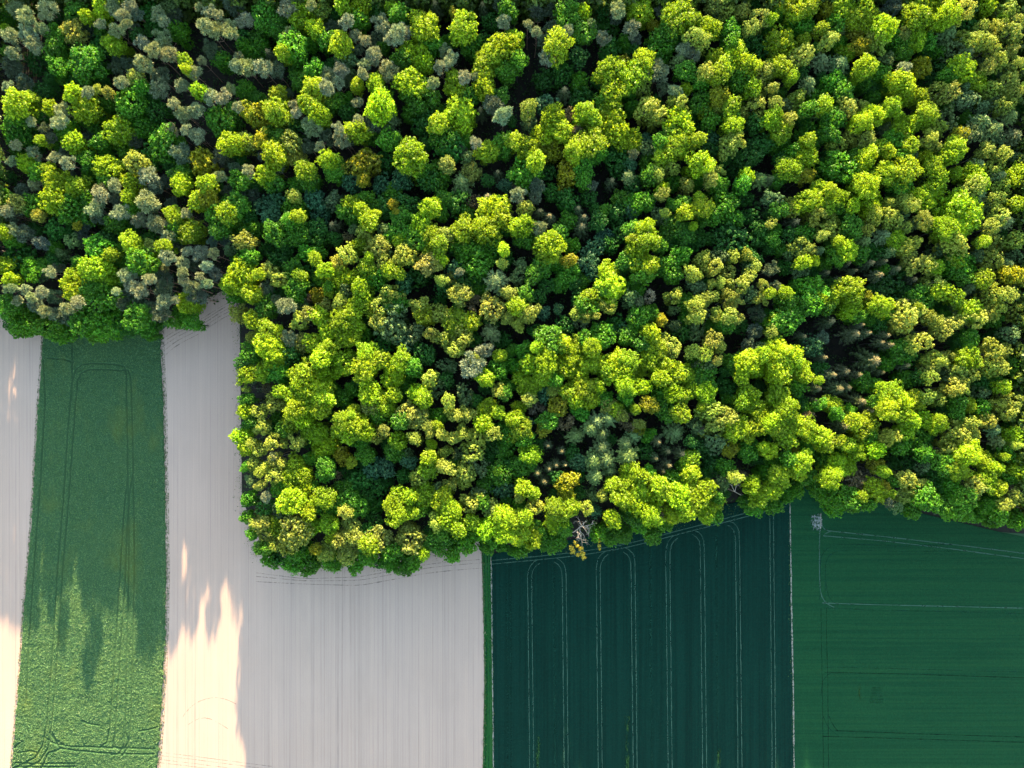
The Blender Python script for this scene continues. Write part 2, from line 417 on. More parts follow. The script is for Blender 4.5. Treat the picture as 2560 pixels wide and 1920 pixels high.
for x in (1924, 1933):
    ribbon('tyre_track', [(x, hy(x) + 12), (x + 2, 1500), (x + 7, 2070)], 0.34, ZC + 0.012, M['track_pale'])
for x in (1266, 1275):
    ribbon('tyre_track', [(x, 1405), (x + 2, 1600), (x + 4, 2070)], 0.36, ZC + 0.008, M['track_faint'])
for x in (1384, 1625, 1790):
    ribbon('tyre_track', [(x, hy(x) + 25), (x + 2, 1600), (x + 5, 2070)], 0.9, ZC + 0.02, M['track_faint'])
for x, y0, y1 in ((1345, 1840, 2070), (1567, 1790, 2070), (1797, 1870, 2070)):
    ribbon('yellow_strip', [(x, y0), (x + 1, (y0 + y1) / 2), (x + 2, y1)], 1.7, ZC + 0.024, M['yellow_patch'])
# margins
ribbon('bare_margin', [(x + 2, y) for x, y in EB[0:]], 0.6, 0.325, M['margin'])
ribbon('bare_margin', [(x - 0.5, y) for x, y in DB], 0.5, 0.33, M['margin'])
for dx in (6, 14):
    ribbon('tyre_track', [(x + dx, y) for x, y in SB], 0.35, 0.12, M['track_faint'])
ribbon('weedy_margin', [(x + 1.5, y) for x, y in SB], 1.0, 0.125, M['weeds'])
for dx, w in ((3, 1.0), (8, 0.6)):
    ribbon('weedy_margin', [(x + dx, y) for x, y in RB], w, 0.03 + 0.004 * dx / 5, M['weeds'])
ribbon('weedy_margin', [(x - 3, y) for x, y in LB], 0.9, 0.03, M['weeds'])
# mid crop: headland and cross runs
R2 = [([(2050, 1300), (2052, 1325), (2200, 1340), (2400, 1363), (2600, 1388)], 'track_pale', .5), ([(2056, 1339), (2200, 1351), (2380, 1372), (2600, 1402)], 'track_pale', .45),
      ([(2049, 1500), (2049, 1400), (2055, 1378), (2075, 1363), (2105, 1359), (2250, 1365), (2380, 1361)], 'track_faint', .45), ([(2062, 1500), (2063, 1398), (2072, 1382), (2105, 1374), (2250, 1378), (2400, 1377)], 'track_faint', .45),
      ([(2051, 1285), (2048, 1330), (2048, 1440), (2050, 1485), (2058, 1506), (2075, 1515), (2085, 1518)], 'track_pale', .45), ([(2063, 1440), (2066, 1490), (2078, 1508), (2095, 1512)], 'track_faint', .4),
      ([(2055, 1507), (2180, 1511), (2350, 1515), (2600, 1521)], 'track_pale', .42), ([(2058, 1519), (2180, 1524), (2350, 1528), (2600, 1534)], 'track_faint', .42),
      ([(2053, 1667), (2250, 1671), (2600, 1681)], 'track_faint', .4), ([(2060, 1680), (2250, 1684), (2600, 1695)], 'track_dark', .5),
      ([(2088, 1826), (2300, 1834), (2600, 1843)], 'track_dark', .5), ([(2057, 1840), (2300, 1847), (2600, 1856)], 'track_dark', .55),
      ([(2052, 1520), (2053, 1600), (2055, 1700), (2057, 1850), (2060, 2070)], 'track_dark', .4), ([(2065, 1520), (2066, 1600), (2069, 1700), (2070, 1850), (2073, 2070)], 'track_dark', .4),
      ([(2052, 1740), (2053, 1700), (2062, 1682), (2080, 1680)], 'track_faint', .45), ([(2058, 1790), (2062, 1815), (2075, 1832), (2095, 1838)], 'track_faint', .45), ([(2072, 1790), (2078, 1812), (2094, 1827)], 'track_dark', .6),
      ([(2060, 1336), (2068, 1329), (2078, 1327)], 'track_pale', .5)]
for i, (pts, mk, w) in enumerate(R2):
    ribbon('tyre_track', pts, w, ZC + 0.004 * (i % 6), M[mk])
ribbon('yellow_strip', [(2148, 1708), (2149, 1755)], 1.4, ZC + 0.03, M['yellow_patch'])
for i in range(11):
    w = 18 - abs(i - 8) * 0.9
    ribbon('tyre_track', [(2190 - w, 1718 + i * 3.8), (2190, 1718.3 + i * 3.8), (2190 + w, 1718 + i * 3.8)], 0.25, ZC + 0.03, M['track_dark'])
# turning marks on the pale soil
for i, d in enumerate((0, 8, 17, 27, 38)):
    ribbon('turning_mark', [(402 + d * .3, 850 + d), (440, 825 + d), (500, 800 + d * .9), (550, 768 + d * .8), (598, 742 + d * .9)], 0.35, 0.020, M['soil_mark'])
for i, d in enumerate((0, 9, 22)):
    ribbon('turning_mark', [(640, 1432 + d), (760, 1447 + d * .6), (900, 1442 + d), (1060, 1412 + d), (1120, 1405 + d), (1205, 1398 + d)], 0.35, 0.020, M['soil_mark'])
ribbon('turning_mark', [(455, 1795), (475, 1765), (505, 1748), (540, 1741), (575, 1750), (590, 1760)], 0.3, 0.020, M['soil_mark'])
ribbon('turning_mark', [(470, 1812), (500, 1790), (530, 1796), (570, 1822)], 0.3, 0.020, M['soil_mark'])
for d in (0, 8, 18, 26):
    ribbon('turning_mark', [(394, 1880 + d), (480, 1890 + d), (580, 1903 + d), (680, 1916 + d)], 0.3, 0.020, M['soil_mark'])

def blob(name, px, py, rx, ry, z, mat, seed):
    r = np.random.default_rng(seed); n = 40; t = np.linspace(0, 2 * math.pi, n, endpoint=False)
    rr = 1 + 0.12 * r.normal(size=n)
    V = [(*G(px, py), z)] + [(*G(px + rx * q * math.cos(a), py + ry * q * math.sin(a)), z) for a, q in zip(t, rr)]
    F = [(0, 1 + (i + 1) % n, 1 + i) for i in range(n)]
    return obj(name, mesh_np(name, V, F, mat), kind='structure')
blob('trampled_patch', 2041, 1304, 15, 20, 0.335, patchy('bare_patch', (0.11, 0.13, 0.11), (0.25, 0.24, 0.21), 0.42, 0.62, 0.55), 5)
ribbon('bare_margin', [(2051, 1282), (2052, 1300), (2050, 1326)], 0.8, 0.34, M['margin'])

# ------------------------------------------------------------------ trees: the pieces
def fib_dirs(n, zmin, r):
    i = np.arange(n) + 0.5
    z = 1 - (1 - zmin) * i / n; ph = i * 2.399963 + r.uniform(0, 6.28)
    s = np.sqrt(np.maximum(0, 1 - z * z))
    d = np.stack([s * np.cos(ph), s * np.sin(ph), z], -1) + r.normal(0, 0.14, (n, 3))
    return d / np.linalg.norm(d, axis=1, keepdims=True)

def crown_broad(seed, R, lobes, clumps, leaves, leaf, up=0.85, rough=0.75, zmin=-0.35, spread=0.60, lobe_r=0.46, hang=0.0, deep=0):
    """boughs on a dome, leaf clumps on the boughs, sprays on the clumps; centre at 0, radius R"""
    r = np.random.default_rng(seed)
    D = fib_dirs(lobes, zmin, r)
    LC = D * R * spread * r.uniform(0.62, 1.3, (lobes, 1)); LC[:, 2] *= up
    LR = R * lobe_r * r.uniform(0.6, 1.35, lobes)
    if deep:                                          # boughs down the side of the stem
        ph = np.arange(deep) * 2.399963 + r.uniform(0, 6.28)
        rr = R * r.uniform(0.35, 0.62, deep); zz = -R * np.linspace(0.35, 1.9, deep)
        LC = np.concatenate([LC, np.stack([rr * np.cos(ph), rr * np.sin(ph), zz], -1)])
        D = np.concatenate([D, np.stack([np.cos(ph), np.sin(ph), np.full(deep, 0.25)], -1) / math.hypot(1, .25)])
        LR = np.concatenate([LR, R * lobe_r * r.uniform(0.7, 1.1, deep)])
    c_all, n_all = [], []
    for lc, lr, ld in zip(LC, LR, D):
        cd = fib_dirs(clumps, -0.55, r)
        # turn the clump dome towards the bough's own direction
        z = ld; x = np.cross([0.3, 0.7, 0.2], z); x /= np.linalg.norm(x); y = np.cross(z, x)
        cd = cd[:, :1] * x + cd[:, 1:2] * y + cd[:, 2:] * z
        cc = lc + cd * lr * r.uniform(0.55, 1.2, (clumps, 1))
        rad = lr * 0.235 * r.uniform(0.7, 1.5)
        for k in range(clumps):
            q = r.normal(size=(leaves, 3)) * 1.25 + cd[k] * 0.8 + np.array([0, 0, 0.3])
            q /= np.linalg.norm(q, axis=1, keepdims=True)
            c_all.append(cc[k] + q * rad * (0.35 + 0.85 * r.random((leaves, 1)) + 0.55 * r.random((leaves, 1)) ** 4))
            n_all.append(q * (1 - rough) + r.normal(size=(leaves, 3)) * rough * 0.6 + np.array([0, 0, 0.25]))
    c = np.concatenate(c_all); nn = np.concatenate(n_all)
    if hang: c[:, 2] -= hang * (np.hypot(c[:, 0], c[:, 1]) / R) ** 2
    c[:, :2] *= R / np.percentile(np.hypot(c[:, 0], c[:, 1]), 97)
    return quads(c, nn, leaf, r)

def crown_tuft(seed, R, tufts, blades, length, width, drop=0.5, tr=0.42, zs=0.8, zmin=-0.1):
    """needle trees seen from above: brushes of upswept blades on a loose dome"""
    r = np.random.default_rng(seed)
    D = fib_dirs(tufts, zmin, r); TC = D * R * 0.62 * r.uniform(0.6, 1.15, (tufts, 1)); TC[:, 2] *= zs
    c_all, n_all, a_all = [], [], []
    for tc, td in zip(TC, D):
        q = r.normal(size=(blades, 3)) + td * 0.9 + np.array([0, 0, 0.5]); q /= np.linalg.norm(q, axis=1, keepdims=True)
        c_all.append(tc + q * R * tr * r.uniform(0.35, 1.0, (blades, 1)))
        n_all.append(np.cross(q, r.normal(size=(blades, 3))) + q * 0.3); a_all.append(q)
    c = np.concatenate(c_all); nn = np.concatenate(n_all); ax = np.concatenate(a_all)
    c[:, :2] *= R / np.percentile(np.hypot(c[:, 0], c[:, 1]), 97)
    return quads(c, nn, width, r, length / width, ax)

def crown_whorl(seed, R, height, whorls, per, droop, feather, width, tipz=0.35):
    """spruce and fir: whorls of feathered branches down a leader, apex at z = height"""
    r = np.random.default_rng(seed)
    c_all, n_all, a_all = [], [], []
    for k in range(whorls):
        f = (k + 0.4) / whorls
        z = height * (1 - f); Lb = R * (0.10 + 0.90 * f ** 0.75)
        nb = per + int(2 * f); ph = r.uniform(0, 6.28)
        for j in range(nb):
            a = ph + 6.283 * j / nb + r.normal(0, 0.1); L = Lb * r.uniform(0.8, 1.12)
            dirv = np.array([math.cos(a), math.sin(a), 0]); side = np.array([-math.sin(a), math.cos(a), 0])
            m = max(3, int(feather * L / R + 2))
            for i in range(m):
                t = (i + 0.7) / m
                p = dirv * L * t + np.array([0, 0, z - droop * L * t * t + tipz * L * max(0, t - .7)])
                for sg in (-1, 1):
                    d2 = dirv * 0.75 + side * sg * 0.65 + r.normal(0, 0.12, 3); wl = 0.34 * L * (1.1 - 0.75 * t)
                    c_all.append(p + d2 * wl * 0.5); a_all.append(d2); n_all.append(np.array([0, 0, 1.0]) + r.normal(0, 0.35, 3) + dirv * .3)
                c_all.append(p); a_all.append(dirv + r.normal(0, .1, 3)); n_all.append(np.array([0, 0, 1.0]) + r.normal(0, 0.3, 3))
    c = np.array(c_all); nn = np.array(n_all); ax = np.array(a_all)
    V, F = quads(c, nn, width, r, 2.6, ax)
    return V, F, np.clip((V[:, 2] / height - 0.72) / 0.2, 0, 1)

def tube(path, radii, sides=6):
    P = np.array(path, float); n = len(P); V = []
    T = np.gradient(P, axis=0); T /= np.linalg.norm(T, axis=1, keepdims=True)
    for p, t, rr in zip(P, T, radii):
        x = np.cross(t, [0.31, 0.77, 0.11]); x /= np.linalg.norm(x); y = np.cross(t, x)
        for k in range(sides):
            a = 6.283185 * k / sides; V.append(p + rr * (x * math.cos(a) + y * math.sin(a)))
    F = [(i * sides + k, i * sides + (k + 1) % sides, (i + 1) * sides + (k + 1) % sides, (i + 1) * sides + k) for i in range(n - 1) for k in range(sides)]
    return np.array(V), np.array(F)

def join(parts):
    Vs, Fs, o = [], [], 0
    for V, F in parts:
        Vs.append(V); Fs.append(F + o); o += len(V)
    return np.concatenate(Vs), np.concatenate(Fs)

def trunk(seed, h, r0, limbs=5, lean=0.4, spread=3.0):
    """unit-free tapered stem with rising limbs that reach into the crown"""
    r = np.random.default_rng(seed)
    zs = np.linspace(-0.15, h, 8); off = np.cumsum(r.normal(0, lean / 8, (8, 2)), 0); off[0] = 0
    path = np.c_[off, zs]; parts = [tube(path, r0 * np.linspace(1.15, 0.22, 8), 8)]
    for k in range(limbs):
        t = 0.55 + 0.4 * k / max(1, limbs); z = h * t; i = int(t * 7); base = path[i]
        a = k * 2.4 + r.uniform(0, 1); L = spread * r.uniform(0.7, 1.1)
        p = [base, base + [math.cos(a) * L * .5, math.sin(a) * L * .5, L * .35], base + [math.cos(a) * L, math.sin(a) * L, L * .85]]
        parts.append(tube(p, r0 * np.array([0.4, 0.28, 0.1]), 5))
    return join(parts)

KIND = {}   # code -> list of crown meshes, radius of the mesh, trunk meshes ...
def crowns(prefix, n, fn, mat):
    out = []
    for i in range(n):
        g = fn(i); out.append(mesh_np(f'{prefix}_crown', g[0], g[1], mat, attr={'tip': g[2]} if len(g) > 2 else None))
    return out
def broad(prefix, n, seed, R, mat, **kw):
    return R, crowns(prefix, n, lambda i: crown_broad(seed + i, R, **kw), mat)
CR = {
    'oak_tree': broad('oak', 5, 100, 7.0, M['leaf'], lobes=16, clumps=26, leaves=20, leaf=0.50, up=0.85, rough=0.7, zmin=-0.3, spread=0.64, lobe_r=0.34, deep=8),
    'small_oak_tree': broad('small_oak', 5, 120, 4.0, M['leaf'], lobes=10, clumps=19, leaves=18, leaf=0.46, up=1.0, rough=0.7, zmin=-0.3, spread=0.6, lobe_r=0.42, deep=7),
    'beech_tree': broad('beech', 4, 140, 6.5, M['leaf'], lobes=17, clumps=22, leaves=20, leaf=0.50, up=0.9, rough=0.6, zmin=-0.35, spread=0.66, lobe_r=0.34, deep=8),
    'small_beech_tree': broad('small_beech', 5, 160, 4.0, M['leaf'], lobes=11, clumps=18, leaves=18, leaf=0.46, up=1.0, rough=0.6, zmin=-0.35, spread=0.62, lobe_r=0.40, deep=7),
    'alder_tree': broad('alder', 4, 180, 4.6, M['soft'], lobes=15, clumps=9, leaves=34, leaf=0.38, up=0.9, rough=0.5, zmin=-0.3, spread=0.68, lobe_r=0.34, deep=7),
    'birch_tree': broad('birch', 5, 200, 4.2, M['soft'], lobes=7, clumps=18, leaves=28, leaf=0.36, up=1.25, rough=0.45, zmin=-0.05, spread=0.68, lobe_r=0.36, hang=0.8, deep=6),
    'shaded_birch_tree': broad('shaded_birch', 3, 220, 4.2, M['soft'], lobes=9, clumps=11, leaves=38, leaf=0.34, up=1.1, rough=0.45, zmin=-0.1, spread=0.68, lobe_r=0.35, hang=0.6, deep=6),
    'ash_tree': broad('ash', 4, 240, 5.0, M['leaf'], lobes=18, clumps=15, leaves=15, leaf=0.46, up=0.85, rough=0.75, zmin=-0.2, spread=0.68, lobe_r=0.30, deep=7),
    'sycamore_tree': broad('sycamore', 3, 260, 5.0, M['leaf'], lobes=13, clumps=18, leaves=17, leaf=0.46, up=0.9, rough=0.7, zmin=-0.25, spread=0.66, lobe_r=0.35, deep=7),
    'poplar_tree': broad('poplar', 3, 280, 3.5, M['leaf'], lobes=11, clumps=8, leaves=18, leaf=0.38, up=1.1, rough=0.75, zmin=-0.2, spread=0.64, lobe_r=0.37, deep=6),
    'pine_tree': (3.8, crowns('pine', 6, lambda i: crown_tuft(300 + i, 3.8, 10 + i % 4, 190, 0.95, 0.20, tr=0.38, zs=1.0, zmin=-0.6), M['needle'])),
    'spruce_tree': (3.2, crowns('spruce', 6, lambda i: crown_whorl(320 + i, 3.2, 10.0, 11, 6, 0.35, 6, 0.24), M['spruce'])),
    'fir_tree': (4.2, crowns('fir', 6, lambda i: crown_whorl(340 + i, 4.2, 7.0, 9, 7, 0.22, 5, 0.45, 0.9), M['needle'])),
}
TR = {}
for nm, mat, r0, limbs in (('oak_tree', 'bark', .42, 6), ('small_oak_tree', 'bark', .26, 4), ('beech_tree', 'bark', .4, 6), ('small_beech_tree', 'bark', .26, 4), ('alder_tree', 'bark', .24, 4),
                           ('birch_tree', 'birch_bark', .2, 4), ('shaded_birch_tree', 'bark', .2, 4), ('ash_tree', 'bark', .3, 5), ('sycamore_tree', 'bark', .3, 5), ('poplar_tree', 'bark', .2, 4),
                           ('pine_tree', 'pine_bark', .24, 5), ('spruce_tree', 'bark', .2, 0), ('fir_tree', 'bark', .26, 0)):
    TR[nm] = [mesh_np(nm.replace('_tree', '') + '_trunk', *trunk(hash(nm) % 1 + 400 + i, 20.0, r0, limbs, 0.8, 3.0), M[mat], True) for i in range(2)]

# code: name, look, base colour, tree height, height spread, share of the crown's radius it reaches below the top
LOOK = {
    'Y': ('oak_tree', 'bright yellow-green', (0.188, 0.296, 0.004), 27.0, 2.2),
    'G': ('beech_tree', 'mid green', (0.062, 0.185, 0.006), 24.5, 1.8),
    'D': ('alder_tree', 'dark green', (0.026, 0.100, 0.008), 20.0, 1.6),
    'T': ('alder_tree', 'blue-green', (0.032, 0.100, 0.034), 21.0, 1.4),
    'B': ('birch_tree', 'pale olive', (0.180, 0.228, 0.022), 26.2, 2.0),
    'b': ('shaded_birch_tree', 'dull grey-green', (0.075, 0.128, 0.034), 22.5, 1.6),  # same birch as B, with shade put into its colour
    'P': ('pine_tree', 'silver-grey', (0.165, 0.200, 0.092), 27.5, 2.0),
    'p': ('pine_tree', 'slate-grey', (0.068, 0.096, 0.048), 23.5, 1.6),  # same pine as P, shade painted in as a darker colour
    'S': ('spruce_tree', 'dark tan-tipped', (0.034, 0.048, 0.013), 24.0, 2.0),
    'F': ('fir_tree', 'pale blue-green', (0.085, 0.128, 0.032), 25.0, 1.6),
    'L': ('ash_tree', 'pale lime', (0.200, 0.245, 0.035), 26.0, 1.6),
    'O': ('sycamore_tree', 'golden olive', (0.205, 0.220, 0.006), 25.0, 1.8),
    'R': ('poplar_tree', 'rust-brown', (0.125, 0.105, 0.050), 21.5, 1.5),
    'H': ('poplar_tree', 'white bare', (0.40, 0.37, 0.25), 19.0, 0.5),
}
SMALL = {'oak_tree': 'small_oak_tree', 'beech_tree': 'small_beech_tree'}  # the same oaks and beeches, only with smaller crowns

LAND = [  # things in the picture that anyone can find, and where (survey points)
    (25, 25, "the sandy-trunk corner"), (2535, 25, "the upper corner of streaked birches"), (150, 150, "the hazy lime crown"),
    (300, 160, "the upper grey pines"), (463, 130, "the black gap among grey pines"), (330, 290, "the broad green crown in the pines"), (60, 260, "the bright twin edge crowns"), (90, 400, "the leaning sandy trunks"),
    (600, 330, "the small black pool amid pines"), (560, 250, "the pine cluster beside green domes"), (780, 60, "the tall bright crown at the top edge"), (890, 130, "the beige pine cluster"), (1155, 60, "the yellow crown by the dark corridor"),
    (1200, 290, "the long black corridor"), (1390, 190, "the black gulf by the yellow twins"), (1510, 40, "the lone beige pines at the top"), (1550, 170, "the split yellow crown"), (1650, 190, "the taupe pine in yellow crowns"),
    (1430, 435, "the golden domed crown"), (900, 410, "the amber crown"), (1010, 360, "the round crowns by the centre gap"), (700, 480, "the cluster of teal crowns"), (1800, 180, "the bright fan-shaped crown"), (1900, 60, "the feathery crowns at the top edge"),
    (2160, 15, "the dark bare opening at the top"), (2290, 60, "the big streaked yellow crown"), (2060, 200, "the teal fir in yellow crowns"), (2160, 230, "the dark pocket by tall yellow"), (2450, 330, "the black gully near the edge"), (2480, 150, "the streaked birch slope"),
    (2395, 560, "the huge yellow crown"), (2280, 590, "the dark pit by the huge yellow crown"), (2500, 690, "the orange edge crown"), (2150, 680, "the spruce pocket"), (2200, 800, "the two-domed bright crown"), (2100, 880, "the dark spruce hollow"), (2080, 840, "the pale bare spruce"),
    (1390, 540, "the black gap with tan spruces"), (1375, 620, "the smooth yellow dome"), (1520, 705, "the round lone yellow crown"), (1600, 590, "the stepped bright crown"), (1630, 742, "the white bare bush"), (1830, 600, "the big dark round crown"), (1820, 740, "the birch colony"),
    (1370, 770, "the wide black hole"), (1040, 730, "the black pit amid birches"), (970, 810, "the broad olive fuzzy crown"), (790, 740, "the amber bush"), (720, 820, "the taupe round pine"), (850, 880, "the yellow oak bank"), (1030, 870, "the trough below the olive crown"),
    (1430, 900, "the great bright oak row"), (1800, 960, "the black slot by the bright oak"), (700, 1140, "the black hole by the straight edge"), (640, 1000, "the straight field edge"), (930, 1190, "the deep green trough"), (990, 1110, "the small round yellow crown"), (1100, 1080, "the tan birch patch"),
    (1355, 1025, "the rust-brown crown"), (1500, 1080, "the blue-green firs"), (1370, 1120, "the hollow of small spruces"), (1660, 1130, "the second spruce hollow"), (1420, 1200, "the gold speckled crown"), (985, 1280, "the domed crown by the trough"),
    (690, 1400, "the rounded wood corner"), (980, 1420, "the pale middle field"), (1215, 1395, "the grass strip"), (1455, 1350, "the bleached leaning tree"), (1700, 1270, "the bulging edge oaks"), (1850, 1235, "the bare-branched tree"),
    (2040, 1290, "the pale patch in the crop"), (2200, 1270, "the curving lower edge"), (2480, 1330, "the tapering lower edge"), (2270, 1130, "the dark gap behind the edge"), (2130, 1020, "the fan-tipped spruce"), (2350, 1050, "the twin bright lower crowns"),
    (60, 800, "the far pale strip"), (250, 840, "the barley strip"), (480, 800, "the pale notch"), (500, 660, "the grey pine stand"), (130, 745, "the pine row near the fields"), (270, 690, "the bright crown behind the edge"), (150, 560, "the shaded crowns near the trunks"), (600, 700, "the bright crown above the notch"),
]
ORD = ['nearest', 'second', 'third', 'fourth', 'fifth', 'sixth', 'seventh', 'eighth', 'ninth', 'tenth', 'eleventh', 'twelfth', 'thirteenth', 'fourteenth', 'fifteenth', 'sixteenth', 'seventeenth', 'eighteenth', 'nineteenth', 'twentieth']
NOUN = {'pine_tree': 'pine', 'spruce_tree': 'spruce', 'fir_tree': 'fir', 'birch_tree': 'feathery birch', 'shaded_birch_tree': 'feathery tree', 'oak_tree': 'broad crown', 'small_oak_tree': 'rounded crown', 'beech_tree': 'broad crown',
        'small_beech_tree': 'rounded crown', 'alder_tree': 'round crown', 'ash_tree': 'speckled crown', 'sycamore_tree': 'crown', 'poplar_tree': 'thin crown'}
GROUPS = {'pine_tree': 'grey pines of the wood', 'spruce_tree': 'dark spruces in the hollows', 'fir_tree': 'pale firs of the wood', 'birch_tree': 'feathery birches of the wood', 'shaded_birch_tree': 'dull feathery trees of the wood',
          'oak_tree': 'broad yellow-green crowns', 'small_oak_tree': 'small yellow-green crowns', 'beech_tree': 'broad green crowns', 'small_beech_tree': 'small green crowns', 'alder_tree': 'shaded round crowns', 'ash_tree': 'pale lime crowns',
          'sycamore_tree': 'golden crowns', 'poplar_tree': 'thin budding crowns'}

